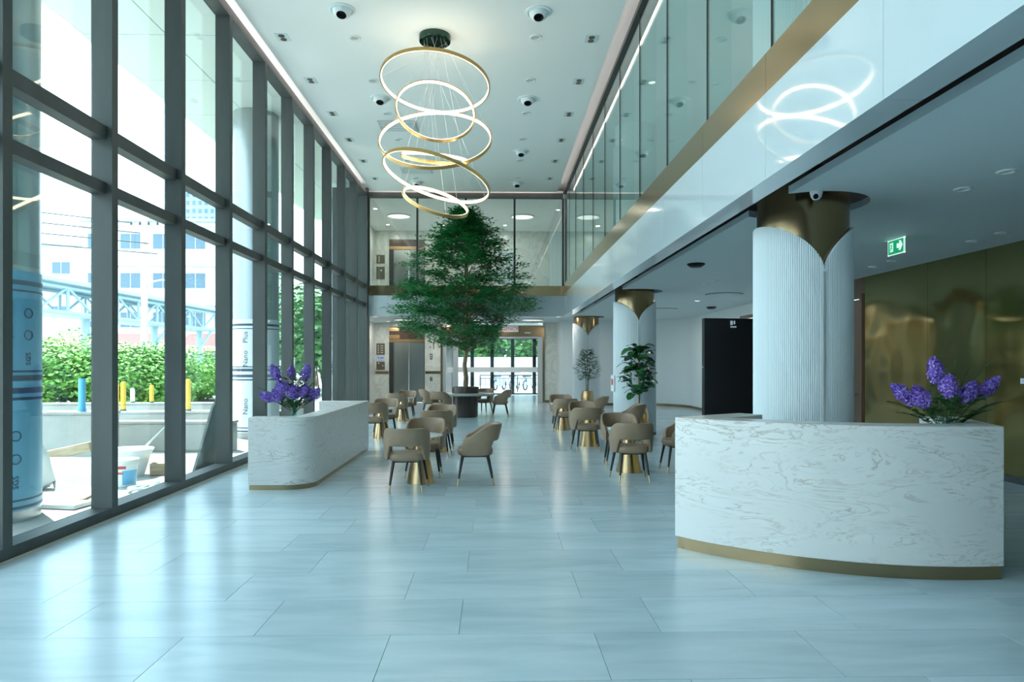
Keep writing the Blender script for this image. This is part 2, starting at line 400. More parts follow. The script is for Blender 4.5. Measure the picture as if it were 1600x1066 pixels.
struct(MB().box(-5.0, XL, 21.16, 21.5, 0, 7.0).build('wall_left_end', M_frame), 'grey end post of the curtain wall')

# ------------------------------------------------------------------ upper glazing right / end
wu = sempty('wall_right_upper', 'frameless upper floor glass wall with thin dark joints')
ge = [Y0] + [y for y in JY if y > Y0 + .2] + [YE]
for a, b in zip(ge[:-1], ge[1:]):
    MB().box(XR + .05, XR + .062, a + .006, b - .006, 4.05, ZC - .02).build('pane', M_glassR, wu)
    MB().box(XR + .045, XR + .067, b - .006, b + .006, 4.05, ZC - .02).build('joint', M_dark, wu)
    if b < YE - .5: MB().box(XR + .07, XR + .30, b - .008, b + .008, 4.05, ZC - .02).build('glass_fin', M_glassR, wu)
MB().box(XR, XR + .1, Y0, YE, ZC - .03, ZC + .05).build('head_frame', M_dark, wu)
we = sempty('wall_back_upper', 'upper bridge glass wall with dark mullions behind the tree')
for a, b in zip(MX[:-1], MX[1:]):
    MB().box(a + .02, b - .02, YE + .05, YE + .062, 4.0, 6.74).build('pane', M_glassR, we)
for x in MX: MB().box(x - .03, x + .03, YE + .02, YE + .12, 4.0, 6.74).build('mullion', M_dark, we)
MB().box(-3.92, XR, YE, YE + .14, 6.74, 6.9).build('head_frame', M_frame, we)

# ------------------------------------------------------------------ right wall: gold panels, doors, white curved wall
wr = sempty('wall_right', 'right hand wall, gold metal panels then white curving plaster')
GY = [12.59, 10.72, 9.42, 8.0, 6.6, 5.2, 3.7, 2.2, .7, -.8, -2.3, -4.0]
for b, a in zip(GY[:-1], GY[1:]):
    MB().box(XW, XW + .08, a + .003, b - .003, .09, ZL).build('gold_panel', M_gold, wr)
MB().box(XW, XW + .08, 14.2, 17.6, 0, ZL).build('plaster', M_white, wr)
MB().box(XW, XW + .08, 12.6, 14.2, 2.9, ZL).build('brown_panel', M_brown, wr)
MB().box(XW, XW + .08, 17.6, 19.0, 2.9, ZL).build('plaster', M_white, wr)
crv = MB(); cpts = [(XW, 19.0), (XW, 23.7)]
for k in range(1, 17):
    a = (pi / 2) * k / 16; cpts.append((5.1 + 1.8 * cos(a), 23.7 + 1.8 * sin(a)))
cpts += [(2.5, 25.5), (2.5, YB + .1)]
outer = offset_poly(cpts, 0)
def wall_strip(pts, th, z0, z1):
    m = MB(); n = len(pts); nor = []
    for i in range(n):
        d = (Vector(pts[min(i + 1, n - 1)]) - Vector(pts[max(i - 1, 0)])).normalized(); nor.append(Vector((d.y, -d.x)))
    vs = []
    for p, q in zip(pts, nor):
        for z in (z0, z1):
            vs.append((p[0], p[1], z)); vs.append((p[0] + q.x * th, p[1] + q.y * th, z))
    fs = []
    for i in range(n - 1):
        a, b = 4 * i, 4 * i + 4
        fs += [(a, a + 2, b + 2, b), (a + 1, b + 1, b + 3, a + 3), (a + 2, a + 3, b + 3, b + 2), (a, b, b + 1, a + 1)]
    return m.add(vs, fs)
wall_strip(cpts, .1, 0, ZL + .05).build('plaster', M_white, wr, True)
bb = struct(wall_strip([(p[0] - .0, p[1] - .0) for p in cpts], -.012, 0, .09).build('baseboard_right', M_plinth, None, True), 'bronze skirting along the curved white wall')
MB().box(XW - .012, XW + .06, Y0, 12.59, 0, .088).build('skirting', M_dark, bb)
MB().box(XW - .012, XW, 14.2, 17.6, 0, .09).build('skirting', M_plinth, bb)
for n, (a, b, zt) in enumerate(((12.62, 14.18, 2.9), (17.62, 18.98, 2.9))):
    d = sempty('door_%d' % (n + 1), ('brown timber door beside the gold metal wall', 'brown framed doorway in the white wall beyond the black kiosk')[n])
    MB().box(XW - .03, XW + .06, a, a + .09, 0, zt).build('frame', M_brown, d)
    MB().box(XW - .03, XW + .06, b - .09, b, 0, zt).build('frame', M_brown, d)
    MB().box(XW - .03, XW + .06, a + .09, b - .09, zt - .09, zt).build('frame', M_brown, d)
    MB().box(XW + .02, XW + .06, a + .1, b - .1, 0.01, zt - .1).build('leaf', M_brown if n == 0 else mat('pale_door', (.45, .36, .30), .5), d)
    hb = MB().tube([(XW + .01, a + .2, 1.0), (XW - .04, a + .2, 1.0), (XW - .04, a + .32, 1.0)], .01, 6).build('handle', M_steel, d, True)
# upper floor far wall on the right + behind the camera
struct(MB().box(XW, XW + .1, Y0, YB, 3.95, ZC).build('wall_right_far_upper', M_white), 'white upper floor wall seen through the balcony glass')
struct(MB().box(XG, XW, Y0 - .1, Y0, 0, ZC + .1).build('wall_front', M_white), 'white wall behind the viewpoint')

# ------------------------------------------------------------------ back wall with lift and entrance
wb = sempty('wall_back', 'pale veined marble wall around the lift and the glass entrance')
LX0, LX1, EX0, EX1 = -4.23, -2.81, -2.09, 1.93
def wpan(x0, x1, z0, z1, name='marble_panel', m=None): return MB().box(x0 + .002, x1 - .002, YB, YB + .15, z0, z1).build(name, m or M_wallmarble, wb)
wpan(-4.85, LX0, 0, ZL); wpan(LX1, EX0, 0, ZL); wpan(EX1, 2.5, 0, ZL)
wpan(LX0, LX1, 3.05, ZL)
wpan(-4.85, LX0, 3.95, ZC); wpan(LX1, -.4, 3.95, ZC); wpan(-.4, 2.2, 3.95, ZC); wpan(2.2, XW, 3.95, ZC, m=M_white); wpan(LX0, LX1, 6.55, ZC)
MB().box(-4.9, -4.8, 21.5, YB + .15, 0, ZL).build('side_panel', M_wallmarble, wb)
MB().box(-4.9, -4.8, 21.5, YB + .15, 3.95, ZC).build('side_panel', M_wallmarble, wb)
for x0, x1 in ((-4.78, LX0 - .03), (LX1 + .03, EX0 - .08)):
    MB().box(x0, x1, YB - .02, YB, 1.16, 1.26).build('belt_strip', M_plinth, wb)
struct(MB().box(EX1 + .09, 2.5, YB - .015, YB, 0, .09).build('baseboard_back', M_plinth), 'bronze skirting beside the entrance')
def lift(zb, name, label, top):
    t = struct(bpy.data.objects.new(name, None), label); COL.objects.link(t)
    zt = zb + top
    MB().box(LX0, LX0 + .17, YB - .02, YB + .14, zb, zt).build('jamb', M_dark, t)
    MB().box(LX1 - .03, LX1, YB - .02, YB + .14, zb, zt).build('jamb', M_plinth, t)
    MB().box(LX0, LX1, YB - .02, YB + .14, zt, zt + .12).build('head_strip', M_brass, t)
    MB().box(LX0, LX1, YB + .0, YB + .14, zt + .12, zb + 3.05 if zb == 0 else 6.55).build('head_panel', M_brown, t)
    if zb == 0:
        MB().box(LX0, LX0 + .42, YB - .02, YB, zt + .14, zt + .30).build('indicator_strip', M_brass, t)
        MB().box(LX0, LX0 + .42, YB - .02, YB, zt + .45, zt + .6).build('indicator_strip', M_brass, t)
    mid = (LX0 + .17 + LX1 - .03) / 2
    for a, b in ((LX0 + .17, mid - .004), (mid + .004, LX1 - .03)):
        MB().box(a, b, YB + .05, YB + .09, zb + .01, zt).build('leaf', M_steel, t)
    return t
lift(0, 'door_3', 'brushed steel lift doors with dark jamb on the ground floor', 2.42)
lift(3.95, 'door_4', 'steel lift doors on the upper floor behind the bridge glass', 2.2)
# entrance: bronze portal, glazed inner doors, vestibule and outer doors
de = sempty('door_5', 'glazed automatic entrance with bronze portal and frosted band')
MB().box(EX0 - .08, EX0, YB - .04, YB + .2, 0, 3.1).build('portal', M_plinth, de)
MB().box(EX1, EX1 + .08, YB - .04, YB + .2, 0, 3.1).build('portal', M_plinth, de)
MB().box(EX0, EX1, YB - .04, YB + .2, 2.66, 3.1).build('portal_header', M_plinth, de)
MB().box(1.2, 1.45, YB - .06, YB - .04, 2.78, 2.83).build('sensor', M_silver, de)
for a, b in ((EX0, EX0 + .14), (EX1 - .2, EX1), (EX0 + .42, EX0 + .62)):
    MB().box(a, b, YB + .02, YB + .1, 0, 2.66).build('frame', M_silver, de)
MB().box(EX0, EX1, YB + .03, YB + .09, 2.58, 2.66).build('frame', M_silver, de)
for a, b in ((EX0 + .62, -.1), (-.1, EX1 - .2)):
    MB().box(a + .003, b - .003, YB + .05, YB + .062, .02, 2.58).build('pane', M_glassD, de)
MB().box(EX0 + .14, EX1 - .2, YB + .04, YB + .05, 1.22, 1.42).build('frosted_band', M_frost, de)
# vestibule sides, ceiling
vs = struct(MB().box(EX0 - .1, EX0 - .02, YB + .2, 34.8, 0, 3.1).build('wall_vestibule_left', M_dark), 'dark side wall of the entrance vestibule')
vs = struct(MB().box(EX1 + .6, EX1 + .68, YB + .2, 34.8, 0, 3.1).build('wall_vestibule_right', M_wallmarble), 'pale side wall of the entrance vestibule')
vs = struct(MB().box(EX0 - .1, EX1 + .7, YB + .2, 34.9, 3.05, 3.2).build('ceiling_vestibule', M_lowceil), 'vestibule ceiling')
do = sempty('door_6', 'outer glass doors with dark frames at the far end of the vestibule')
for px in (712, 738, 769, 801, 835):
    x = ((px - 800) / FPX + .0253) * 34.6; MB().box(x - .09, x + .09, 34.55, 34.7, 0, 2.85).build('frame', M_dark, do)
MB().box(EX0, EX1 + .6, 34.5, 34.75, 2.78, 3.06).build('header', M_dark, do)
MB().box(EX0, EX1 + .6, 34.55, 34.68, 0, .06).build('threshold', M_dark, do)
for a, b in ((712, 738), (738, 769), (769, 801), (801, 835)):
    xa, xb = [((p - 800) / FPX + .0253) * 34.6 for p in (a, b)]
    MB().box(xa + .09, xb - .09, 34.6, 34.612, .06, 2.78).build('pane', M_glassD, do)
# wall fittings beside the lift
sg = thing('emergency_sign', 'white sign with red EMERGENCY lettering above the entrance doors', 'sign', (.69, YB - .06, 2.96))
MB().box(-.88, .26, -.015, .015, -.12, .12).build('board', M_signwhite, sg)
inst('lettering', text_mesh('EMERGENCY', .2, M_red), sg, (-.31, -.017, 0), (pi / 2, 0, 0))
def plate(loc, w, h, m, name, label, cat, dots):
    t = thing(name, label, cat, loc); MB().box(-w / 2, w / 2, -.02, 0, -h / 2, h / 2).build('plate', m, t)
    for x, z, ww, hh in dots:
        MB().box(x - ww / 2, x + ww / 2, -.024, -.02, z - hh / 2, z + hh / 2).build('marking', M_signwhite if m is not M_bluepaper else M_filmink, t)
    return t
plate((-4.57, YB, 2.15), .33, .46, M_plate, 'floor_directory', 'bronze floor directory plate left of the ground floor lift', 'sign', [(-.09, .13 - .09 * k, .04, .04) for k in range(4)] + [(.05, .13 - .09 * k, .1, .025) for k in range(4)])
plate((-4.57, YB, 1.78), .33, .2, M_bluepaper, 'paper_notice', 'pale blue paper notice between two bronze plates by the lift', 'notice', [(-.08, .02, .04, .05), (.05, .02, .14, .03), (0, -.06, .05, .02)])
plate((-4.57, YB, 1.48), .33, .32, M_plate, 'notice_plate', 'lower bronze notice plate beside the ground floor lift', 'sign', [(-.08, .1, .05, .04), (.09, 0, .03, .06)])
plate((-4.57, YB, 5.75), .33, .34, M_plate, 'floor_directory', 'bronze floor directory plate by the upper floor lift', 'sign', [(-.06, .08 - .08 * k, .04, .04) for k in range(3)])
plate((-4.57, YB, 5.2), .33, .5, M_plate, 'notice_plate', 'tall bronze plate under the directory by the upper floor lift', 'sign', [(.02, .1, .06, .05)])
t = thing('floor_number', 'dark number 1 on the marble right of the lift', 'sign', (-2.45, YB, 2.26))
inst('lettering', text_mesh('1', .34, M_plate, .008), t, (0, -.01, 0), (pi / 2, 0, 0))
plate((-2.55, YB, 1.85), .1, .22, M_steel, 'lift_button_panel', 'small steel lift button panel under the number 1', 'switch', [(0, .04, .03, .04), (0, -.04, .03, .04)])
plate((-2.55, YB, .95), .11, .16, M_steel, 'key_switch', 'small steel key switch below the bronze belt strip', 'switch', [])
plate((-.35 + .75, YB, 5.35), .9, 1.5, mat('white_board', (.62, .70, .74), .3), 'wall_board', 'large pale panel on the upper wall behind the tree', 'panel', [])

# ------------------------------------------------------------------ columns
def flute_half(side, r, z0, zv, zp):
    """half round fluted cladding with arched top; seams at -Y and +Y"""
    m = MB(); n = 76; per = 4; vs = []; fs = []
    N = n * per
    for i in range(N + 1):
        u = i / N; a = -pi / 2 + side * pi * u
        e = min(u, 1 - u) * 2
        top = zv + (zp - zv) * (1 - (1 - min(1, e * 1.0)) ** 2.0) ** .62
        fl_ = .009 if (i % per) in (1, 2) and 0.02 < u < .98 else 0.0
        rr = r - fl_
        for rad, z in ((rr, z0), (rr, top), (r - .03, top)):
            vs.append((rad * cos(a), rad * sin(a), z))
    for i in range(N):
        a, b = 3 * i, 3 * i + 3
        fs += [(a, b, b + 1, a + 1), (a + 1, b + 1, b + 2, a + 2)] if side > 0 else [(a, a + 1, b + 1, b), (a + 1, a + 2, b + 2, b + 1)]
    return m.add(vs, fs)
def column(label, zt):
    t = thing('fluted_column', label, 'column', (0, 0, 0), 0, 'fluted columns along the balcony')
    MB().lathe([(.438, 0), (.438, zt)], 64).build('brass_core', M_colbrass, t, True)
    for s in (1, -1): flute_half(s, .475, 0.06, 2.49, 2.97).build('fluted_panel', M_flute, t)
    MB().lathe([(.480, 0), (.480, .06), (.46, .06)], 64).build('base_ring', M_dark, t, True)
    for s in (1, -1): MB().box(-.012, .012, min(s * .44, s * .479), max(s * .44, s * .479), .06, 2.47).build('seam_strip', M_silver, t)
    return t
c0 = column('fluted white column with brass top rising behind the curved desk', ZL + .3)
LB = ['second fluted white column with brass top, behind the fiddle-leaf plant', 'farthest fluted column with brass top behind the small potted plant']
c0.location = (*COLS[0], 0)
for (x, y), l in zip(COLS[1:], LB):
    c = copy_tree(c0); c.location = (x, y, 0); c['label'] = l
UL = ['upper floor fluted column nearest the viewer behind the balcony glass', 'upper floor fluted column midway along the balcony glass']
for (x, y), l in zip(COLS[:2], UL):
    c = copy_tree(c0); c.location = (x, y, 3.95); c['label'] = l; c['group'] = 'upper floor columns'; c.scale = (1, 1, .84)
    for p in c.children:
        if p.name.startswith('brass_core'):
            p.data = MB().lathe([(.438, 0), (.438, ZL + .3)], 64).mesh('white_core', M_white, True); p.name = 'white_core'
t = thing('column_notice', 'small red and white notice fixed to the side of the second column', 'sign', (3.15 - .478, 15.30, 1.12), radians(-84))
MB().box(-.11, .11, -.03, 0, -.16, .2).build('holder', M_signwhite, t); MB().box(-.06, .06, -.033, -.03, -.02, .12).build('red_print', M_red, t)

# ------------------------------------------------------------------ desks
def catmull(pts, k=6):
    out = []; P = [pts[0]] + pts + [pts[-1]]
    for i in range(1, len(P) - 2):
        p0, p1, p2, p3 = [Vector(q) for q in P[i - 1:i + 3]]
        for j in range(k):
            t_ = j / k
            q = .5 * ((2 * p1) + (-p0 + p2) * t_ + (2 * p0 - 5 * p1 + 4 * p2 - p3) * t_ ** 2 + (-p0 + 3 * p1 - 3 * p2 + p3) * t_ ** 3)
            out.append((q.x, q.y))
    out.append(tuple(pts[-1])); return out
arc = catmull([(1.56, 5.92), (1.75, 5.71), (1.97, 5.53), (2.33, 5.29), (2.73, 5.12), (3.09, 5.035), (3.45, 5.01), (3.75, 5.03)])
def inset(pts, d):
    out = []
    for i in range(len(pts)):
        a = Vector(pts[max(i - 1, 0)]); b = Vector(pts[min(i + 1, len(pts) - 1)]); e = (b - a).normalized()
        out.append((pts[i][0] - e.y * d, pts[i][1] + e.x * d))
    return out
inn = inset(arc, .28)
inn = [p for p in inn if p[0] > 1.98 and p[0] < 3.56]
dk = arc + [(4.05, 5.95), (3.72, 5.99), (3.56, inn[-1][1] + .02)] + inn[::-1] + [(2.43, 6.2), (2.29, 6.4)]
HD = 1.13
t = thing('reception_desk', 'curved reception desk of swirled white marble on a bronze plinth', 'desk')
dk = [(x, y - .0253 * x) for x, y in dk]; arc = [(x, y - .0253 * x) for x, y in arc]
MB().prism(dk, .10, HD).build('marble_body', M_marble, t, True, .006)
MB().prism(offset_poly(dk, .014), 0, .10).build('plinth', M_plinth, t, True)
led = inset(arc, .28); led2 = inset(arc, .52)
led = [p for p in led if 2.1 < p[0] < 3.5]; led2 = [p for p in led2 if 2.1 < p[0] < 3.5]
MB().prism(led + led2[::-1], .97, 1.0).build('inner_ledge', M_marble, t)
led3 = [p for p in inset(arc, .75) if 2.2 < p[0] < 3.5]
MB().prism(led + led3[::-1], .72, .75).build('work_surface', M_brown, t)
ua = [(-2.65 + .35 * sin(k * pi / 24), 8.93 - .35 * cos(k * pi / 24)) for k in range(13)]
ub = [(-2.65 + .1 * sin(k * pi / 24), 8.93 - .1 * cos(k * pi / 24)) for k in range(13)]
ud = [(-3.10, 8.58)] + ua + [(-2.30, 12.45), (-3.14, 12.45), (-3.14, 12.2), (-2.55, 12.2)] + ub[::-1] + [(-3.10, 8.83)]
ud = [(x, y - .0253 * x) for x, y in ud]
t = thing('concierge_desk', 'long marble desk with one rounded corner beside the curtain wall', 'desk')
MB().prism(ud, .06, .91).build('marble_body', M_marble, t, True, .006)
MB().prism(offset_poly(ud, .012), 0, .06).build('plinth', M_plinth, t, True)
MB().prism([(-2.56, 9.05), (-2.56, 12.2), (-3.05, 12.2), (-3.05, 9.05)], .70, .73).build('work_surface', M_brown, t)

# ------------------------------------------------------------------ flowers
def blossom(L, r, n, seed):
    q = random.Random(seed); m = MB()
    for i in range(n):
        u = q.random(); rr = r * (sin(pi * min(1, .12 + u * .88)) ** .7) * q.uniform(.55, 1.12)
        a = q.uniform(0, 2 * pi); c = Vector((rr * cos(a), rr * sin(a), L * u))
        nrm = Vector((cos(a), sin(a), q.uniform(-.2, .7))).normalized()
        x = nrm.cross(Vector((0, 0, 1))).normalized(); y = nrm.cross(x); s = q.uniform(.012, .020)
        rot = q.uniform(0, 1.5)
        for k in range(4):
            b = rot + k * pi / 2; d = cos(b) * x + sin(b) * y; e = -sin(b) * x + cos(b) * y
            m.add([c, c + s * (d + .45 * e) + nrm * .004, c + s * 1.5 * d + nrm * .001, c + s * (d - .45 * e) + nrm * .004], [(0, 1, 2, 3)])
    return m
def leafm(m, p, d, up, L, w):
    d = d.normalized(); s = d.cross(up).normalized(); u2 = s.cross(d)
    a = p + d * L * .45 + u2 * L * .05
    m.add([p, a + s * w, p + d * L, a - s * w, p + d * L * .5 - u2 * L * .02], [(0, 4, 1), (4, 2, 1), (0, 3, 4), (4, 3, 2)])
def flower(base, tip, L, r, label, group, seed):
    base, tip = Vector(base), Vector(tip)
    t = thing('lilac_flower', label, 'flower', base, 0, group)
    d = tip - base
    stem_end = d * (1 - L / max(d.length, L + .05))
    q = (d + Vector((0, 0, -.15 * d.length))).normalized() if d.z < .75 * d.length else d.normalized()
    MB().tube([(0, 0, 0), stem_end * .5 + Vector((0, 0, .02)), stem_end], [.004, .0035, .003], 6).build('stem', M_fern, t, True)
    o = blossom(L, r * 1.2, 170, seed).build('blossom', M_purple, t)
    o.location = stem_end; o.rotation_euler = q.to_track_quat('Z', 'Y').to_euler()
    lm = MB(); rr = random.Random(seed + 50)
    for k in range(3):
        p = stem_end * rr.uniform(.6, .95); dd = Vector((rr.uniform(-1, 1), rr.uniform(-1, 1), rr.uniform(-.2, .5)))
        leafm(lm, p, dd, Vector((0, 0, 1)), rr.uniform(.09, .14), .03)
    lm.build('leaves', M_fern, t)
    return t
def frond(base, tip, label, group, seed, wide=.05):
    base, tip = Vector(base), Vector(tip); q = random.Random(seed); d = tip - base
    t = thing('fern_frond', label, 'foliage', base, 0, group)
    m = MB(); pts = [d * u + Vector((0, 0, .18 * d.length * u * (1 - u) * 2)) for u in [k / 8 for k in range(9)]]
    MB().tube(pts, [.003 - .0002 * k for k in range(9)], 5).build('stem', M_fern, t)
    sd_ = d.cross(Vector((0, 0, 1)))
    sd_ = sd_.normalized() if sd_.length > .05 else Vector((1, 0, 0))
    for k in range(12, 40):
        u = k / 40; i = min(7, int(u * 8)); p = pts[i].lerp(pts[i + 1], u * 8 - i)
        for s in (1, -1):
            leafm(m, p, sd_ * s * q.uniform(.6, 1) + d.normalized() * .6 + Vector((0, 0, q.uniform(-.2, .3))), Vector((0, 0, 1)), wide * q.uniform(.7, 1.2) * (1.25 - u), .013)
    m.build('leaflets', M_fern, t)
    return t
def sprig(base, tip, label, group, seed):
    base, tip = Vector(base), Vector(tip); q = random.Random(seed); d = tip - base
    t = thing('leaf_sprig', label, 'foliage', base, 0, group)
    MB().tube([(0, 0, 0), d * .5 + Vector((0, 0, .01)), d], [.004, .003, .002], 5).build('stem', M_fern, t)
    m = MB(); vs_ = leafq = None
    for k in range(9):
        l = MB(); p = d * (.35 + .65 * k / 8); a = k * 2.4 + q.uniform(-.3, .3)
        leafm(l, p, Vector((cos(a), sin(a), q.uniform(-.1, .6))), Vector((0, 0, 1)), q.uniform(.10, .15), q.uniform(.028, .04))
        l.build('leaf', M_fern, t)
    return t
def px2(px, py, Y):
    r_ = math.tan(math.atan((px - 800) / FPX) + YAW); d_ = r_ * Y * sin(YAW) + Y * cos(YAW)
    return Vector((r_ * Y, Y, 1.6 + (567 - py) / FPX * d_))
# right desk bouquet
vx, vy, vz = 3.56, 5.30, 1.0
v = thing('glass_vase', 'clear glass vase of purple flowers on the curved reception desk', 'vase', (vx, vy, vz))
MB().lathe([(.045, 0), (.05, .01), (.052, .165), (.047, .165), (.045, .02)], 24, cap1=True).build('glass_body', M_vase, v, True)
MB().lathe([(.044, .021), (.046, .1)], 20).build('water', glass('vase_water', (.75, .88, .86), .5, 1.2), v)
b = Vector((vx, vy, vz + .03))
GR = 'purple flowers in the reception desk vase'
for i, (px, py, L, r, lab, dy) in enumerate([
    (1458, 560, .20, .052, 'tallest upright purple flower head in the reception desk vase', .02),
    (1398, 598, .22, .045, 'purple flower head reaching far left in the reception desk vase', -.05),
    (1430, 606, .17, .052, 'purple flower head leaning left, second from left, on the reception desk', -.1),
    (1483, 588, .16, .055, 'purple flower head front and centre in the reception desk vase', -.12),
    (1557, 588, .20, .040, 'purple flower head reaching far right in the reception desk vase', .05),
    (1522, 598, .16, .045, 'purple flower head right of centre, on the reception desk', -.08)]):
    flower(b, px2(px, py, vy + dy), L, r, lab, GR, 20 + i)
for i, (px, py, lab, dy, w) in enumerate([
    (1385, 628, 'long green frond drooping far left over the reception desk', .0, .07),
    (1400, 645, 'lowest green frond left of the reception desk vase', -.05, .06),
    (1420, 618, 'green frond under the left purple flowers of the reception desk', .08, .06),
    (1572, 628, 'green frond reaching far right over the reception desk', .0, .07),
    (1550, 641, 'low green frond on the right of the reception desk vase', -.05, .06),
    (1494, 563, 'upright feathery green sprig beside the tallest flower', .08, .035),
    (1545, 568, 'feathery green sprig arching up right on the reception desk', .06, .035),
    (1517, 574, 'short feathery green sprig between the upper right stems', .1, .03)]):
    frond(b, px2(px, py, vy + dy), lab, 'greenery in the reception desk vase', 60 + i, w)
for i, (px, py, dy, lab) in enumerate(((1440, 632, -.08, 'broad leaves low on the left of the reception desk bouquet'), (1462, 622, -.1, 'broad leaves under the tallest flower of the reception desk bouquet'), (1490, 624, -.12, 'broad leaves at the centre of the reception desk bouquet'), (1520, 630, -.08, 'broad leaves low on the right of the reception desk bouquet'), (1500, 612, .08, 'broad leaves behind the centre of the reception desk bouquet'))):
    sprig(b, px2(px, py, vy + dy), lab, 'broad leaves in the reception desk vase', 200 + i)
# left desk bouquet
vx, vy, vz = -2.57, 8.82, .91
v = thing('glass_vase', 'slim clear glass vase of purple flowers on the long desk', 'vase', (vx, vy, vz))
MB().lathe([(.035, 0), (.036, .01), (.05, .22), (.046, .22), (.032, .02)], 24).build('glass_body', M_vase, v, True)
MB().lathe([(.031, .021), (.04, .14)], 20).build('water', MATS['vase_water'], v)
b = Vector((vx, vy, vz + .03))
GL = 'purple flowers in the long desk vase'
for i, (px, py, L, r, lab, dy) in enumerate([
    (425, 571, .19, .050, 'purple flower head at upper left on the long desk', .05),
    (455, 573, .15, .045, 'small pale purple flower head at top centre on the long desk', .15),
    (481, 571, .20, .055, 'purple flower head at upper right on the long desk', .05),
    (437, 596, .14, .072, 'round purple flower head left of centre on the long desk', -.15),
    (409, 613, .16, .050, 'purple flower head at far left on the long desk', -.05),
    (427, 610, .16, .070, 'full purple flower head low on the left of the long desk', -.12),
    (458, 604, .15, .070, 'round purple flower head at front centre on the long desk', -.2),
    (497, 607, .18, .068, 'purple flower head at far right on the long desk', -.02),
    (478, 603, .15, .065, 'purple flower head right of centre on the long desk', -.12)]):
    flower(b, px2(px, py, vy + dy), L, r, lab, GL, 120 + i)
for i, (px, py, lab, dy, w) in enumerate([
    (402, 606, 'thin green frond reaching far left over the long desk', .0, .06),
    (420, 626, 'green frond drooping left over the long desk', -.05, .07),
    (500, 622, 'green frond drooping right over the long desk', -.05, .07),
    (492, 596, 'thin green frond reaching right above the flowers of the long desk', .1, .05),
    (462, 585, 'broad green sprig in the middle of the long desk bouquet', -.05, .10),
    (470, 590, 'leafy green sprig right of the bouquet centre on the long desk', -.1, .10),
    (448, 622, 'green frond low left of the slim vase', -.15, .08),
    (474, 622, 'green frond low right of the slim vase', -.15, .08)]):
    frond(b, px2(px, py, vy + dy), lab, 'greenery in the long desk vase', 160 + i, w)
for i, (px, py, dy, lab) in enumerate(((434, 618, -.1, 'broad leaves low on the left of the long desk bouquet'), (448, 590, -.05, 'broad leaves left of centre in the long desk bouquet'), (463, 586, -.12, 'broad leaves at the centre of the long desk bouquet'), (474, 592, -.1, 'broad leaves right of centre in the long desk bouquet'), (482, 618, -.1, 'broad leaves low on the right of the long desk bouquet'), (459, 622, -.18, 'broad leaves just above the slim vase'))):
    sprig(b, px2(px, py, vy + dy), lab, 'broad leaves in the long desk vase', 220 + i)
t = thing('bare_twig', 'thin bare twigs standing above the long desk bouquet', 'twig', b)
for px, py in ((434, 535), (456, 540), (450, 548)):
    e = px2(px, py, vy + .1) - b; MB().tube([(0, 0, 0), e * .5 + Vector((.03, 0, 0)), e], [.003, .0025, .0015], 5).build('twig', M_bark, t)

# ------------------------------------------------------------------ dining chairs and tables
def smooth01(x): x = max(0, min(1, x)); return x * x * (3 - 2 * x)
def chair_shell():
    m = MB(); n = 44; A = radians(128); K = 12; vs = []; fs = []
    for i in range(n + 1):
        f = -A + 2 * A * i / n; d = abs(f)
        zt = .80 - .17 * smooth01((d - radians(45)) / radians(75))
        zb = .575 - .185 * smooth01((d - radians(40)) / radians(14))
        if d > radians(116):
            k = (d - radians(116)) / radians(12); zt = zt - (.07 * k ** 2)
        th = .024
        for k in range(K):
            a = 2 * pi * k / K
            px_ = cos(a); pz = sin(a)
            ss = lambda v: math.copysign(abs(v) ** .45, v)
            zz = (zt + zb) / 2 + (zt - zb) / 2 * ss(pz)
            off = th * ss(px_) * (0.35 if abs(pz) > .98 else 1)
            lean = (zz - .45) * .24
            rx = .262 + off + lean * .12; ry = .245 + off + lean * (max(0, cos(f)))
            e = 2.5
            cx_, cy_ = sin(f), -cos(f)
            rr = (abs(cx_) ** e + abs(cy_) ** e) ** (-1 / e)
            vs.append((cx_ * rr * rx, cy_ * rr * ry, zz))
    for i in range(n):
        for k in range(K):
            j = (k + 1) % K; fs.append((i * K + k, i * K + j, (i + 1) * K + j, (i + 1) * K + k))
    fs.append(tuple(range(K - 1, -1, -1))); fs.append(tuple(n * K + k for k in range(K)))
    return m.add(vs, fs)
def chair_seat():
    m = MB(); n = 32; prof = [(.90, .385), (.97, .40), (1.0, .43), (.985, .46), (.93, .478), (.6, .486), (0.02, .488)]
    vs = []; fs = []
    for s, z in prof:
        for i in range(n):
            a = 2 * pi * i / n; c_, s_ = cos(a), sin(a); e = 3.2; rr = (abs(c_) ** e + abs(s_) ** e) ** (-1 / e)
            vs.append((.232 * s * c_ * rr, .01 + .235 * s * s_ * rr, z))
    for k in range(len(prof) - 1):
        for i in range(n):
            j = (i + 1) % n; fs.append((k * n + i, k * n + j, (k + 1) * n + j, (k + 1) * n + i))
    fs.append(tuple(range(n - 1, -1, -1))); fs.append(tuple((len(prof) - 1) * n + i for i in range(n)))
    return m.add(vs, fs)
def make_chair():
    t = thing('dining_chair', 'chair', 'chair', (0, 0, 0), 0, 'taupe leather tub chairs')
    chair_seat().build('seat', M_leather, t, True)
    chair_shell().build('backrest', M_leather, t, True)
    MB().box(-.16, .16, -.15, .17, .365, .39).build('seat_frame', M_leg, t)
    for sx in (1, -1):
        for (tx, ty), (bx_, by_) in (((.185, .17), (.250, .235)), ((.155, -.15), (.205, -.235))):
            T = Vector((sx * tx, ty, .395)); B = Vector((sx * bx_, by_, 0)); k = .24
            mid = B.lerp(T, k)
            l = MB().tube([mid, T], [.0135, .022], 10).build('leg', M_leg, t, True)
            MB().tube([B, mid], [.010, .0138], 10).build('brass_tip', M_tip, l, True)
    return t
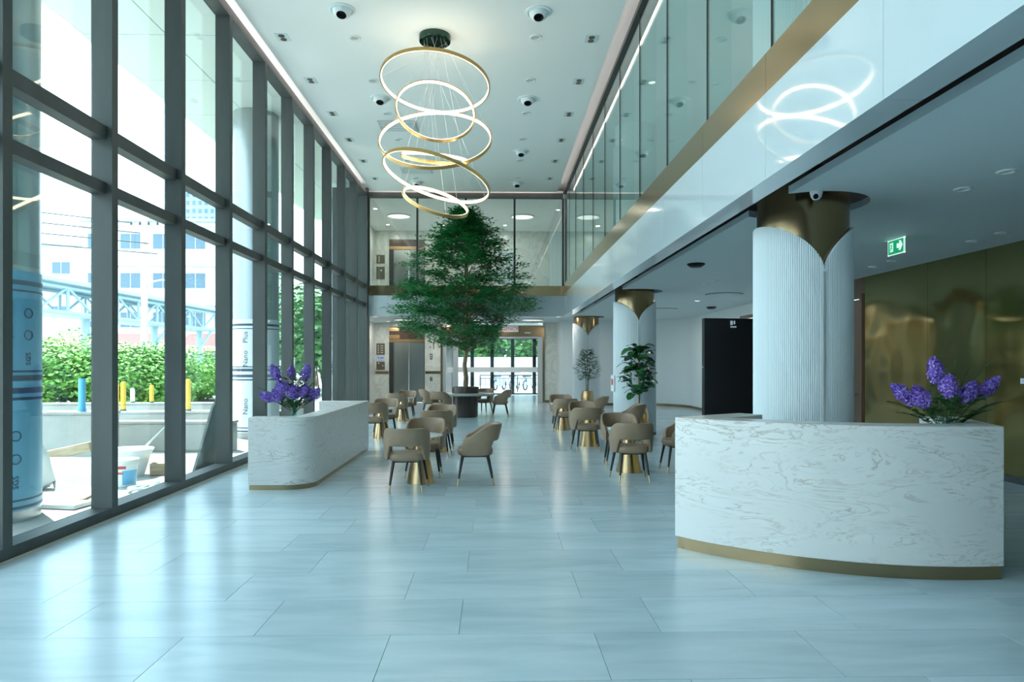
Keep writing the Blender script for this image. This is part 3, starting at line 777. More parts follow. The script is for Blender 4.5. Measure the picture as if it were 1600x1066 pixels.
CH = [  # x, y, facing angle (0 = +Y), label
    (-1.10, 8.60, 2, 'foremost taupe chair with its back to us, left of the aisle'),
    (-0.985, 9.68, 176, 'taupe chair facing us across the nearest left brass table'),
    (-0.25, 9.09, 91, 'taupe chair seen side-on, alone in the middle of the floor'),
    (-1.0, 11.76, 3, 'taupe chair with its back to us at the second left brass table'),
    (-1.0, 12.86, 176, 'taupe chair facing us at the second left brass table'),
    (-2.47, 14.03, -2, 'taupe chair half hidden behind the long marble desk'),
    (-2.40, 15.05, 182, 'pale lit taupe chair facing us just past the long desk'),
    (-2.60, 18.2, -4, 'taupe chair with its back to us at the left table nearest the lift'),
    (-2.50, 19.35, 176, 'taupe chair facing us at the left table nearest the lift'),
    (-1.50, 19.22, -33, 'taupe chair at the front left of the tree table, back to us'),
    (-1.95, 20.6, -82, 'taupe chair at the left end of the tree table'),
    (0.17, 20.25, 86, 'taupe chair at the right end of the tree table'),
    (-0.35, 21.12, 150, 'taupe chair mostly hidden behind the tree table'),
    (1.86, 9.33, 1, 'foremost taupe chair with its back to us, right of the aisle'),
    (1.95, 10.68, 180, 'taupe chair facing us across the nearest right brass table'),
    (2.72, 10.08, 90, 'taupe chair partly hidden by the curved reception desk'),
    (1.67, 12.45, 1, 'taupe chair with its back to us at the second right brass table'),
    (1.80, 13.95, 180, 'taupe chair facing us at the second right brass table'),
    (2.60, 13.3, 80, 'taupe chair side-on in front of the fiddle-leaf plant pot'),
    (1.60, 15.5, 2, 'taupe chair with its back to us at the farthest right brass table'),
    (1.65, 17.0, 182, 'taupe chair facing us at the farthest right brass table'),
    (2.40, 16.4, 75, 'taupe chair side-on right of the farthest right brass table')]
ch0 = make_chair()
for i, (x, y, a, l) in enumerate(CH):
    c = ch0 if i == 0 else copy_tree(ch0)
    c.location = (x, y - .0253 * x, 0); c.rotation_euler = (0, 0, radians(a)); c['label'] = l
def make_table():
    t = thing('bistro_table', 'table', 'table', (0, 0, 0), 0, 'small round brass tables')
    MB().lathe([(.185, 0), (.185, .008), (.07, .60), (.07, .615)], 40).build('cone_base', M_brass, t, True)
    MB().lathe([(.28, .615), (.30, .622), (.30, .638), (.295, .64)], 48).build('table_top', M_top, t, True)
    return t
TB = [(-.99, 9.13, 'brass cone table nearest us on the left of the aisle'), (-1.03, 12.3, 'second brass cone table on the left of the aisle'),
      (-2.40, 14.52, 'brass cone table beyond the long marble desk'), (-2.52, 18.78, 'brass cone table on the left nearest the lift'),
      (1.97, 10.05, 'brass cone table nearest us on the right of the aisle'), (1.82, 13.17, 'second brass cone table on the right of the aisle'),
      (1.63, 16.3, 'farthest brass cone table on the right of the aisle')]
tb0 = make_table()
for i, (x, y, l) in enumerate(TB):
    c = tb0 if i == 0 else copy_tree(tb0); c.location = (x, y - .0253 * x, 0); c['label'] = l

# ------------------------------------------------------------------ tree table and indoor tree
TX, TY = -.865, 20.2
t = thing('planter_table', 'round stone topped table around a dark drum planter', 'table', (TX, TY, 0))
MB().lathe([(.37, 0.03), (.37, .64)], 48).build('drum_base', M_drum, t, True)
MB().lathe([(.34, 0), (.34, .03)], 48).build('plinth', M_dark, t, True)
MB().lathe([(.84, .64), (.88, .66), (.88, .70), (.87, .705)], 64).build('table_top', M_tabletop, t, True)
MB().lathe([(.40, .705), (.40, .89), (.36, .89), (.36, .82)], 48, cap1=False).build('planter_collar', M_drum, t, True)
MB().lathe([(.36, .80), (.36, .82)], 32).build('soil', M_soil, t)
t = thing('indoor_tree', 'tall leafy green tree growing from the round planter table', 'tree', (TX, TY, .82))
q = random.Random(3)
trunk = [(0, 0, 0), (.02, 0, .35), (-.03, .01, .7), (.02, 0, 1.05), (.05, .0, 1.42), (.04, 0, 2.2), (.05, 0, 3.1), (.06, 0, 4.0), (.06, 0, 5.0)]
MB().tube(trunk, [.075, .07, .062, .058, .06, .045, .035, .022, .008], 12).build('trunk', M_bark, t, True)
prof = [(1.25, .55), (1.5, 1.5), (1.8, 2.05), (2.2, 2.28), (2.6, 2.3), (3.0, 2.1), (3.4, 1.8), (3.8, 1.5), (4.2, 1.22), (4.6, .95), (4.95, .55), (5.3, .15)]
def halfw(z):
    for (a, ra), (b_, rb) in zip(prof[:-1], prof[1:]):
        if a <= z <= b_: return ra + (rb - ra) * (z - a) / (b_ - a)
    return .1
br = MB(); lf = MB()
def yc(y): return y if y < .55 else .55 + (y - .55) * .18
for k in range(430):
    z = 1.3 + 4.0 * (q.random() ** 1.05)
    a = q.uniform(0, 2 * pi); w = halfw(z) * (1 - .12 * q.random()) * (1 + .10 * sin(5 * a + z * 4))
    rr = w * sqrt(q.uniform(.05, 1.0))
    tipx, tipy = rr * cos(a), yc(rr * sin(a))
    tip = Vector((tipx, tipy, z + q.uniform(-.06, .06)))
    zs = max(1.1, z - .30 * rr - q.uniform(.1, .35)); root = Vector((.045, 0, zs))
    mid = root.lerp(tip, .5) + Vector((0, 0, .06 * rr))
    if k % 3 == 0: br.tube([root, mid, tip], [.006 + .010 * min(1, rr / 1.5), .006, .003], 5, False)
    n = int(50 + 26 * q.random())
    sx = q.uniform(.20, .36)
    for j in range(n):
        g = Vector((q.gauss(0, sx * .6), q.gauss(0, sx * .55), q.gauss(0, .055)))
        p = tip + g
        if p.y > .62: p.y = .62
        if p.x > 1.0 + max(0, p.z - 1.78) * 2.2: continue      # the crown is cut back low on its right side
        b2 = q.uniform(0, 2 * pi); d = Vector((cos(b2), sin(b2), q.uniform(-.35, .45)))
        leafm(lf, p, d, Vector((q.uniform(-.3, .3), q.uniform(-.3, .3), 1)), q.uniform(.10, .16), q.uniform(.028, .042))
br.build('branches', M_bark, t, True)
lo = lf.build('foliage', M_leaf, t); lo['kind'] = 'stuff'

# ------------------------------------------------------------------ potted plants
def pot(x, y, label):
    p = thing('gold_pot', label, 'plant pot', (x, y, 0))
    MB().lathe([(.14, 0), (.165, .03), (.20, .2), (.212, .36), (.205, .5), (.18, .64), (.175, .665), (.16, .665), (.16, .6)], 32, cap1=False).build('pot_body', M_brass, p, True)
    MB().lathe([(.16, .59), (.16, .605)], 24).build('soil', M_soil, p)
pot(3.02, 14.25, 'gold barrel pot holding the large-leaved plant at the second column')
pot(3.06, 22.5, 'gold barrel pot holding the small-leaved plant near the farthest column')
t = thing('fiddle_leaf_fig', 'potted fig with large glossy leaves in front of the second column', 'plant', (3.02, 14.25, .605))
MB().tube([(0, 0, 0), (.02, 0, .4), (-.01, 0, .8), (.02, 0, 1.25)], [.018, .015, .012, .006], 8).build('stem', M_bark, t, True)
bm = MB(); vs_ = []
for i, (u, w) in enumerate([(0, .006), (.15, .03), (.35, .055), (.6, .08), (.82, .07), (.95, .04), (1, .004)]):
    zc = .05 * sin(pi * u) - .06 * u * u
    vs_ += [(-w, u * .24, zc + .012), (0, u * .24, zc), (w, u * .24, zc + .012)]
fs_ = []
for i in range(6):
    a = 3 * i; fs_ += [(a, a + 1, a + 4, a + 3), (a + 1, a + 2, a + 5, a + 4)]
figl = bm.add(vs_, fs_).mesh('leaf', M_figleaf, True)
q = random.Random(11)
for k in range(92):
    z = .30 + 1.0 * (k + .5) / 92; a = k * 2.4 + q.uniform(-.4, .4)
    w = .28 * (1 - abs(z - .65) / .95) + .02
    r0 = q.uniform(.02, w)
    s = q.uniform(.85, 1.25)
    inst('leaf', figl, t, (r0 * cos(a - pi / 2 + pi), r0 * sin(a - pi / 2 + pi), z), (q.uniform(-.1, .7), q.uniform(-.3, .3), a + pi), (s, s, s)).rotation_euler = (q.uniform(-.2, .75), q.uniform(-.3, .3), a + pi - pi)
    
t = thing('small_leaved_plant', 'potted plant with many small leaves in front of the farthest column', 'plant', (3.06, 22.5, .605))
m = MB()
for k in range(3):
    m.tube([(.03 * k - .03, 0, 0), (.05 * k - .05, .02, .5), (.10 * k - .1, 0, 1.3)], [.014, .011, .005], 6)
m.build('stem', M_bark, t, True)
m = MB()
for k in range(420):
    z = .42 + 1.02 * q.random(); w = .38 * (1 - abs(z - .8) / .8) + .03; a = q.uniform(0, 2 * pi); r0 = w * sqrt(q.random())
    d = Vector((cos(a), sin(a), q.uniform(-.4, .5)))
    leafm(m, Vector((r0 * cos(a), r0 * sin(a), z)), d, Vector((0, 0, 1)), q.uniform(.12, .18), .048)
fo = m.build('foliage', M_figleaf, t); fo['kind'] = 'stuff'

# ------------------------------------------------------------------ kiosk
t = thing('display_kiosk', 'tall slim black display kiosk seen from behind, left of the near column', 'kiosk', (2.83, 8.1, 0), radians(7))
MB().box(-.36, .36, -.035, .035, .06, 2.13).build('cabinet', M_black, t, False, .012, 3)
MB().box(-.38, .38, -.22, .22, 0, .06).build('foot', M_black, t, False, .01)
MB().box(-.352, -.30, .036, .037, .2, 2.0).build('bezel', M_dark, t)
MB().box(-.03, .0, -.038, -.035, 2.05, 2.10).box(.012, .03, -.038, -.035, 2.06, 2.10).box(-.03, .045, -.038, -.035, 2.02, 2.035).build('white_logo', M_signwhite, t)
MB().lathe([(.008, 0), (.008, .004)], 10, M=Matrix.Translation((-.36, 0, 1.55)) @ Matrix.Rotation(-pi / 2, 4, 'Y')).build('key_lock', M_silver, t)

# ------------------------------------------------------------------ chandelier
CX, CY = -.97, 11.1
t = thing('ring_chandelier', 'cascading chandelier of tilted brass rings with glowing inner faces', 'chandelier', (CX, CY, ZC))
MB().lathe([(.25, -.10), (.255, -.09), (.255, 0)], 40, cap1=False).build('canopy', M_mirrorgreen, t, True)
RG = [(-.964, 11.1, 6.135, .882, -.181, .062), (-.959, 11.1, 5.694, .645, 1.121, .192), (-.964, 11.1, 5.234, .912, .804, -.008),
      (-.943, 11.1, 4.604, .891, -.147, .263), (-.956, 11.1, 4.214, .55, .534, .331), (-.969, 11.1, 4.919, .547, .40, .109)]
for X, Y, Z, r, a, b_ in RG:
    nrm = Vector((sin(b_), -sin(a) * cos(b_), cos(a) * cos(b_)))
    ring = MB(); strip = MB(); n = 96
    def band(m, r0, r1, h):
        vs = []; fs = []
        for i in range(n):
            c_, s_ = cos(2 * pi * i / n), sin(2 * pi * i / n)
            for rr, zz in ((r0, -h), (r1, -h), (r1, h), (r0, h)): vs.append((rr * c_, rr * s_, zz))
        for i in range(n):
            j = (i + 1) % n
            for k in range(4):
                l = (k + 1) % 4; fs.append((4 * i + k, 4 * j + k, 4 * j + l, 4 * i + l))
        m.add(vs, fs)
    band(ring, r - .012, r + .008, .026); band(strip, r - .02, r - .0125, .023)
    ro_ = ring.build('ring', M_ringbrass, t, True)
    ro_.location = (X - CX, Y - CY, Z - ZC); ro_.rotation_euler = nrm.to_track_quat('Z', 'Y').to_euler()
    strip.build('light_strip', M_emit, ro_, True)
    M3 = nrm.to_track_quat('Z', 'Y').to_matrix()
    cb = MB()
    for k in range(3):
        an = 2.1 * k + .4; p = Vector((X - CX, Y - CY, Z - ZC)) + M3 @ Vector((r * cos(an), r * sin(an), 0))
        top = Vector((.18 * cos(an + Z), .18 * sin(an + Z), -.1)); cb.tube([top, p], .0015, 4)
    cb.build('cables', M_silver, t)

# ------------------------------------------------------------------ ceiling fittings
jet_b = MB().lathe([(.20, 0), (.20, -.012), (.165, -.02), (.15, 0)], 32, cap0=False, cap1=False).mesh('trim_ring', M_white, True)
jet_n = MB().lathe([(.145, .0), (.135, -.05), (.10, -.10), (.075, -.115)], 32, cap0=False, cap1=False).mesh('nozzle', M_white, True)
jet_t = MB().lathe([(.0755, -.112), (.05, -.06)], 24, cap0=False, cap1=True).mesh('throat', M_black, True)
dn_r = MB().lathe([(.10, 0), (.10, -.012), (.075, -.014), (.06, .0)], 28, cap0=False, cap1=False).mesh('trim_ring', M_white, True)
dn_l = MB().lathe([(.062, -.003), (.0, -.004)], 20, cap0=False, cap1=False).mesh('lens', M_lampoff)
sq_f = MB().box(-.10, .10, -.13, .13, -.008, 0).mesh('frame', M_lowceil)
sq_l = MB().lathe([(.05, -.016), (.05, -.008)], 16).mesh('spot', M_plate)
def jet(x, y, z, lab, tilt=-.38, tz=0):
    t = thing('air_nozzle', lab, 'air vent', (x, y, z), 0, 'round air nozzles')
    inst('trim_ring', jet_b, t)
    n_ = inst('nozzle', jet_n, t, (0, 0, 0), (tilt * cos(tz), tilt * sin(tz), 0)); inst('throat', jet_t, n_)
def down(x, y, z, lab, grp, on=False, s=1.0, watt=0):
    t = thing('downlight', lab, 'ceiling light', (x, y, z), 0, grp); t.scale = (s, s, 1)
    inst('trim_ring', dn_r, t); o = inst('lens', dn_l, t)
    if on:
        o.data = MB().lathe([(.062, -.003), (.0, -.004)], 20, cap0=False, cap1=False).mesh('lens', M_lamp)
    if watt:
        L = bpy.data.lights.new('added_lamp', 'AREA'); L.shape = 'DISK'; L.size = .11; L.energy = watt; L.color = (1.0, .95, .87)  # area light only for the downlights added to brighten dark areas
        lo_ = bpy.data.objects.new('added_lamp', L); COL.objects.link(lo_); lo_.parent = t; lo_.location = (0, 0, -.02)
def twin(x, y, z, lab):
    t = thing('twin_downlight', lab, 'ceiling light', (x, y, z), 0, 'square twin downlights')
    inst('frame', sq_f, t); inst('spot', sq_l, t, (0, .06, 0)); inst('spot', sq_l, t, (0, -.06, 0))
for k, y in enumerate((10.3, 13.7, 17.1, 20.1)):
    jet(.66, y, ZC, 'round white air nozzle, %s from us in the row right of the chandelier' % ORD[k])
for k, y in enumerate((10.3, 13.73, 20.1)):
    jet(-2.29, y, ZC, 'round white air nozzle, %s from us in the row left of the chandelier' % ORD[k])
for k in range(6):
    down(.67, 11.1 + 1.69 * k, ZC, 'round recessed downlight, %s from us in the row right of the chandelier' % ORD[k], 'round atrium downlights')
    down(-2.28, 11.2 + 1.69 * k, ZC, 'round recessed downlight, %s from us in the row left of the chandelier' % ORD[k], 'round atrium downlights')
    twin(-3.45, 11.2 + 1.7 * k, ZC, 'square twin downlight, %s from us in the row along the curtain wall' % ORD[k])
    twin(1.58, 11.13 + 1.69 * k, ZC, 'square twin downlight, %s from us in the row along the balcony glass' % ORD[k])
for k, (y, w) in enumerate(((15.33, .34), (18.85, .3))):
    t = thing('air_grille', ('large white ceiling grille nearer us behind the rings', 'large white ceiling grille farther from us behind the rings')[k], 'air vent', (-2.15, y, ZC), 0, 'ceiling grilles')
    MB().box(-.42, .42, -w, w, -.015, 0).build('frame', M_silver, t)
    for j in range(6):
        yy = -w + .06 + j * (2 * w - .12) / 5; MB().box(-.38, .38, yy - .03, yy + .03, -.022, -.015).build('slat', M_white, t)
# lower ceiling fittings
for k, (x, y) in enumerate([(4.27, 5.85), (4.3, 6.43), (6.23, 8.55), (6.27, 9.12), (6.23, 10.87), (6.29, 11.51), (4.28, 13.44), (4.27, 13.97)]):
    LL = ['above the curved desk, nearer us', 'above the curved desk, farther from us', 'beside the gold wall, nearest us', 'beside the gold wall, second from us', 'beside the gold wall, third from us', 'beside the gold wall, farthest from us', 'beyond the near column, nearer of a pair', 'beyond the near column, farther of a pair']
    down(x, y - .0253 * x - .15, ZL, 'small downlight in the lower ceiling ' + LL[k], 'lower ceiling downlights', s=.75, watt=0)
for k, (x, y) in enumerate([(3.25, 10.95), (6.2, 19.4)]):
    t = thing('ceiling_speaker', ('black round ceiling speaker nearer us between the columns', 'black round ceiling speaker farther away near the curved wall')[k], 'speaker', (x, y, ZL), 0, 'black ceiling speakers')
    MB().lathe([(.14, 0), (.14, -.02), (.10, -.05)], 28).build('housing', M_black, t, True); MB().lathe([(.10, -.05), (.085, -.062)], 24).build('cone', M_dark, t, True)
for k, (x, y) in enumerate([(5.35, 15.8), (5.0, 20.2)]):
    t = thing('round_diffuser', ('round flush air diffuser nearer us in the lower ceiling', 'round flush air diffuser farther away in the lower ceiling')[k], 'air vent', (x, y, ZL - .004), 0, 'round flush diffusers')
    MB().lathe([(.42, 0), (.42, -.015), (.36, -.03)], 40).build('plate', M_lowceil, t, True); MB().lathe([(.43, 0), (.43, -.006)], 40).build('shadow_gap', M_dark, t)
t = thing('dome_camera', 'white dome security camera under the ceiling in front of the near column', 'camera', (3.0, 6.30, ZL))
MB().lathe([(.055, 0), (.058, -.012), (.052, -.03)], 28).build('base', M_plastic, t, True)
MB().lathe([(.05, -.03), (.048, -.05), (.03, -.075), (.005, -.082)], 28).build('dome', M_plastic, t, True)
MB().lathe([(.026, 0), (.02, .012)], 20, M=Matrix.Translation((-.02, -.034, -.055)) @ Matrix.Rotation(radians(115), 4, 'X')).build('lens', M_black, t, True)
t = thing('dome_camera', 'small dark camera under the lower ceiling beyond the second column', 'camera', (4.55, 21.5, ZL))
MB().lathe([(.07, 0), (.07, -.03), (.04, -.1), (.005, -.12)], 20).build('housing', M_plastic, t, True); MB().lathe([(.045, -.1), (.01, -.13)], 16).build('dome', M_black, t, True)
# exit sign
t = thing('exit_sign', 'green illuminated exit sign with running figure and arrow under the ceiling', 'sign', (5.15, 8.63, ZL), -pi / 2); t.scale = (1.45, 1, 1)
MB().box(-.115, .115, -.008, .008, -.20, -.02).build('panel', M_exit, t)
fr_ = MB()
for bx in ((-.12, .12, -.21, -.2), (-.12, .12, -.024, -.014)): fr_.box(bx[0], bx[1], -.01, .01, bx[2], bx[3])
fr_.box(-.12, -.115, -.01, .01, -.21, -.014); fr_.box(.115, .12, -.01, .01, -.21, -.014); fr_.build('light_edge', M_exitw, t)
MB().box(-.17, .17, -.02, .02, -.014, 0).build('mount', M_lowceil, t)
ar = [(.015, -.075), (.06, -.075), (.045, -.045), (.075, -.045), (.1, -.105), (.07, -.165), (.04, -.165), (.055, -.135), (.015, -.135)]
m = MB(); Mx = Matrix.Rotation(pi / 2, 4, 'X')
m.prism(ar, .008, .0105, Mx).build('arrow', M_exitw, t)
m = MB(); m.prism([(-.09, -.05), (-.04, -.05), (-.04, -.165), (-.09, -.165)], .008, .0100, Mx); m.build('doorway', M_exitw, t)
m = MB()
for pg in ([(-.072, -.062), (-.060, -.062), (-.060, -.074), (-.072, -.074)], [(-.075, -.078), (-.058, -.078), (-.062, -.115), (-.074, -.112)], [(-.074, -.11), (-.064, -.113), (-.082, -.155), (-.09, -.15)], [(-.068, -.112), (-.06, -.112), (-.046, -.135), (-.052, -.142)], [(-.06, -.082), (-.045, -.095), (-.048, -.1), (-.062, -.09)]):
    m.prism(pg, .0100, .0112, Mx)
m.build('running_figure', M_exit, t)
t = thing('wall_switch', 'small white switch plate on the gold wall behind the flowers', 'switch', (XW, 8.72, 1.36), -pi / 2)
MB().box(-.06, .06, -.012, 0, -.035, .035).build('plate', M_plastic, t); MB().box(-.03, -.004, -.016, -.012, -.018, .018).box(.004, .03, -.016, -.012, -.018, .018).build('rocker', M_bluepaper, t)
# downlights added and lit to brighten the lift lobby and the upper bridge
for k, (x, y) in enumerate(((-4.1, 23.6), (-1.2, 23.4), (2.2, 23.6), (-4.1, 26.3), (-2.0, 26.3), (.4, 26.3))):
    rw = ('front', 'rear')[k // 3]; ps = ('left', 'middle', 'right')[k % 3]
    down(x, y, ZL, 'small added downlight in the lift lobby ceiling, %s of the %s row' % (ps, rw), 'added lift lobby downlights', True, 1, 5)
    down(x, y, ZC, 'small added downlight in the upper bridge ceiling, %s of the %s row' % (ps, rw), 'added upper bridge downlights', True, 1, 4.5)
for k, (x, y) in enumerate(((5.2, 17.4), (5.2, 22.6))):
    down(x, y, ZL, ('small added downlight near the curved white wall, nearer us', 'small added downlight near the curved white wall, farther from us')[k], 'lower ceiling downlights', True, .75, 4)  # pair added and lit to brighten the curved wall
# upper floor fittings
down(2.97, 7.7, ZC, 'lit round downlight in the upper floor ceiling behind the balcony glass', 'upper floor downlights', True)
jet(4.1, 6.6, ZC, 'round air nozzle in the upper floor ceiling nearest us')
for k, (x, y) in enumerate(((4.2, 9.6), (4.2, 12.9), (4.2, 16.2))):
    down(x, y, ZC, 'unlit round downlight in the upper floor ceiling, %s from us' % ORD[k], 'upper floor downlights')
M_panel = mat('added_glow_opal', (.9, .9, .88), .5, emit=(1.0, .97, .9), es=0.3)  # glow added to ceiling discs to brighten the bridge and lobby
for k, (x, y, z, l) in enumerate(((-3.45, 24.7, ZC, 'round disc with added glow in the upper bridge ceiling at the left'), (1.0, 24.7, ZC, 'round disc with added glow in the upper bridge ceiling at the right'),
                                  (-3.3, 25.2, ZL, 'round disc with added glow in the lift lobby ceiling near the lift'), (1.4, 25.2, ZL, 'round disc with added glow in the lift lobby ceiling near the entrance'),
                                  (-.9, 25.2, ZL, 'round disc with added glow in the middle of the lift lobby ceiling'))):
    t = thing('added_glow_disc', l, 'ceiling light', (x, y, z - .004), 0, 'round discs with added glow')
    MB().lathe([(.43, 0), (.43, -.03), (.40, -.034), (.40, -.01)], 40, cap1=False).build('rim', M_silver, t, True); MB().lathe([(.40, -.012), (.40, -.016)], 40).build('diffuser', M_panel, t)

# ================================================================== OUTSIDE
gr = struct(MB().box(-400, 400, -150, 700, -.6, -.35).build('ground', M_ground), 'pale ground outside')
struct(MB().box(-16, XG - .05, -8, 34, -.35, -.06).build('ground_terrace', M_ground), 'pale concrete terrace outside the curtain wall')
struct(MB().box(-12, 14, 34.8, 70, -.35, -.03).build('ground_forecourt', M_ground), 'bright forecourt beyond the entrance')
# canopy soffit
cn = sempty('ceiling_canopy', 'white panelled entrance canopy outside the curtain wall')
for k in range(-4, 12):
    y0 = 4.2 + 1.9 * k
    for x0, x1 in ((-7.0, -5.6), (-5.6, XG - .06)):
        MB().box(x0 + .008, x1 - .008, y0 + .008, y0 + 1.9 - .008, 7.2, 7.26).build('soffit_panel', M_soffit, cn)
MB().box(-7.02, XG - .06, -3.5, 25, 7.225, 7.5).build('canopy_body', M_dark, cn)
edge = MB(); ev = []
for k in range(9):
    a = pi / 2 * k / 8 - pi / 2; ev.append((-7.0 - .25 * cos(a), 7.45 + .25 * sin(a)))
for k in range(8):
    (xa, za), (xb, zb) = ev[k], ev[k + 1]
    edge.add([(xa, -3.5, za), (xb, -3.5, zb), (xb, 25, zb), (xa, 25, za)], [(0, 1, 2, 3)])
edge.build('rounded_edge', M_soffit, cn, True)
MB().box(-7.2, XL, -3.6, 26, 7.5, 8.4).build('canopy_upstand', M_soffit, cn)
# exterior columns
def wrap_text(txt, size, r, ang, zc, m, up=True):
    me = text_mesh(txt, size, m, .001)
    for v_ in me.vertices:
        x, y, z = v_.co
        a = ang + (-y if up else y) / r
        rr = r + .004 + z
        v_.co = (rr * cos(a), rr * sin(a), zc + (x if up else -x))
    return me
EC = [(-5.4, 7.38), (-5.4, 15.6), (-5.4, 23.9)]
for i, (x, y) in enumerate(EC):
    lab = ['round outdoor column wrapped in blue protective film at the left edge', 'round outdoor column wrapped in white printed film behind the long desk', 'farthest round outdoor column beyond the curtain wall'][i]
    t = thing('outdoor_column', lab, 'column', (x, y, -.06), 0, 'outdoor columns under the canopy')
    MB().lathe([(.49, 0), (.49, 7.26)], 56).build('metal_shaft', M_extcol, t, True)
    MB().lathe([(.5, .12), (.5, 2.62)], 56, cap0=False, cap1=False).build('protective_film', M_film if i == 0 else M_filmw, t, True)
    ink = MB()
    for z0, z1 in ((.14, .17), (.22, .24), (1.27, 1.30), (1.34, 1.40), (1.47, 1.53), (1.56, 1.58), (2.40, 2.42), (2.47, 2.52)):
        ink.lathe([(.503, z0), (.503, z1)], 56, cap0=False, cap1=False)
    ink.build('printed_lines', M_filmink, t, True)
    # direction from the column to the camera
    a0 = atan2(-y, -x)
    if i == 0:
        inst('lettering', wrap_text('Aluminum Composite Materials', .058, .5, a0 + .43, 1.92, M_filmink), t)
        inst('lettering', wrap_text('SGS', .085, .5, a0 + .52, .42, M_filmink), t)
        inst('lettering', wrap_text('SGS', .085, .5, a0 + .80, 1.70, M_filmink), t)
        rg = MB()
        for zc in (.66, .90, 1.95, 2.18):
            aa = a0 + (.52 if zc < 1.3 else .80); pts = []
            for k in range(17):
                th = 2 * pi * k / 16; an = aa + .05 * cos(th) / .5; pts.append((.505 * cos(an), .505 * sin(an), zc + .05 * sin(th)))
            rg.tube(pts, .006, 5, False)
        rg.build('printed_mark', M_filmink, t)
    else:
        for k, da in enumerate((-.45, .35)):
            inst('lettering', wrap_text('Nano', .16, .5, a0 + da, 1.75, M_filmink), t)
            inst('lettering', wrap_text('Plus', .16, .5, a0 + da, 2.22, M_filmink), t)
            inst('lettering', wrap_text('Nano', .16, .5, a0 + da, .7, M_filmink), t)
# low concrete walls
def cwall(x0, x1, y0, y1, z1, lab, ang=0):
    t = thing('concrete_wall', lab, 'wall', ((x0 + x1) / 2, (y0 + y1) / 2, -.06), radians(ang))
    w, d = (x1 - x0) / 2, (y1 - y0) / 2
    MB().box(-w, w, -d, d, 0, z1).build('wall_body', M_concrete, t, False, .02); MB().box(-w - .01, w + .01, -d - .02, d + .02, z1, z1 + .05).build('coping', M_concrete, t, False, .01)
cwall(-11.5, -6.55, 11.6, 12.0, .78, 'low concrete wall behind the rubble outside, nearest the blue film column', 3)
cwall(-7.3, -4.9, 12.9, 13.15, .52, 'low concrete step wall outside behind the white tub')
cwall(-9.5, -4.9, 15.8, 16.2, .50, 'long weathered concrete wall outside behind the yellow posts', 2)
cwall(-12.5, -5.2, 19.2, 19.5, .50, 'farther concrete wall outside below the green bushes', 2)
# white arch frame
t = thing('white_arch', 'white curved concrete arch outside beside the green pole', 'arch', (-5.9, 17.6, .8))
ap = [(-.7, 0), (-.7, .45), (-.6, .62), (-.3, .78), (.2, .85), (.7, .87), (.7, .74), (.2, .72), (-.25, .65), (-.5, .5), (-.56, .4), (-.56, 0)]
MB().prism(ap, -.3, .3, Matrix.Rotation(pi / 2, 4, 'X')).build('arch_body', M_plastic, t)
MB().tube([(.2, -.5, -.85), (.28, -.45, .75)], .02, 6).build('green_pole', mat('green_pole', (.1, .5, .35), .4), t)
# posts and pipe
for k, (px, pt, pb, Y) in enumerate(((190, 600, 641, 16.0), (201, 598, 643, 16.05), (215, 608, 630, 19.3), (244, 603, 628, 19.3), (300, 594, 628, 16.0))):
    zt = 1.6 + (567 - pt) / FPX * Y; x = ((px - 800) / FPX + .0253) * Y; zb = .49
    lab = 'yellow post outside, %s from the left' % ORD[k] if k != 2 else 'pale plastic post outside between the yellow posts'
    t = thing('yellow_post' if k != 2 else 'pale_post', lab, 'post', (x, Y, zb), 0, 'posts on the outdoor walls')
    MB().lathe([(.055, 0), (.055, zt - zb), (.03, zt - zb + .03)], 14).build('shaft', M_yellow if k != 2 else M_plastic, t, True); MB().lathe([(.062, 0), (.062, .03)], 14).build('foot', M_dark, t, True)
t = thing('blue_pipe', 'upright bright blue pipe standing on the near outdoor wall', 'pipe', (-7.05, 11.85, .77))
MB().lathe([(.055, 0), (.055, .56), (.045, .56), (.045, .5)], 20, cap1=False).build('pipe_wall', M_bluepipe, t, True); MB().lathe([(.065, .0), (.065, .05)], 20).build('collar', M_bluepipe, t, True)
# rubble and tools near the window
def slab_obj(name, lab, cat, loc, size, rot, m):
    t = thing(name, lab, cat, loc); t.rotation_euler = rot
    o = MB().box(-size[0] / 2, size[0] / 2, -size[1] / 2, size[1] / 2, 0, size[2]).build('board', m, t, False, .006); return t
slab_obj('stone_slab', 'grey stone sheet lying tilted on the ground outside', 'slab', (-5.95, 9.75, .06), (1.3, .75, .03), (radians(24), 0, radians(8)), M_concrete)
slab_obj('timber_board', 'tan plywood board lying flat on the ground outside', 'board', (-5.45, 8.5, -.055), (.95, .6, .025), (0, 0, radians(12)), M_wood)
slab_obj('timber_block', 'rough timber block on top of the tilted stone sheet', 'board', (-6.3, 10.2, .22), (.75, .22, .14), (0, radians(-12), radians(10)), M_wood)
slab_obj('foam_sheet', 'white foam sheet lying flat on the ground outside', 'sheet', (-5.0, 8.0, -.055), (.6, .3, .05), (0, 0, radians(-10)), M_plastic)
slab_obj('timber_block', 'brown timber block on the ground beside the white tub', 'board', (-4.98, 10.35, -.055), (.26, .35, .17), (0, 0, radians(15)), M_wood)
slab_obj('stone_offcut', 'pale stone sheet leaning outside below the printed bucket', 'slab', (-5.55, 9.25, -.05), (.55, .4, .03), (radians(30), 0, radians(40)), M_concrete)
t = thing('leaning_slab', 'dark grey stone slab leaning against the outside of the glazing', 'slab', (-4.56, 10.9, -.06)); t.rotation_euler = (radians(0), radians(8), 0)
MB().prism([(-.45, 0), (.55, 0), (.5, 1.02), (.05, 1.08), (-.08, .98)], -.02, .02, Matrix.Rotation(pi / 2, 4, 'Z') @ Matrix.Rotation(pi / 2, 4, 'X')).build('stone', M_slab, t, False, .004)
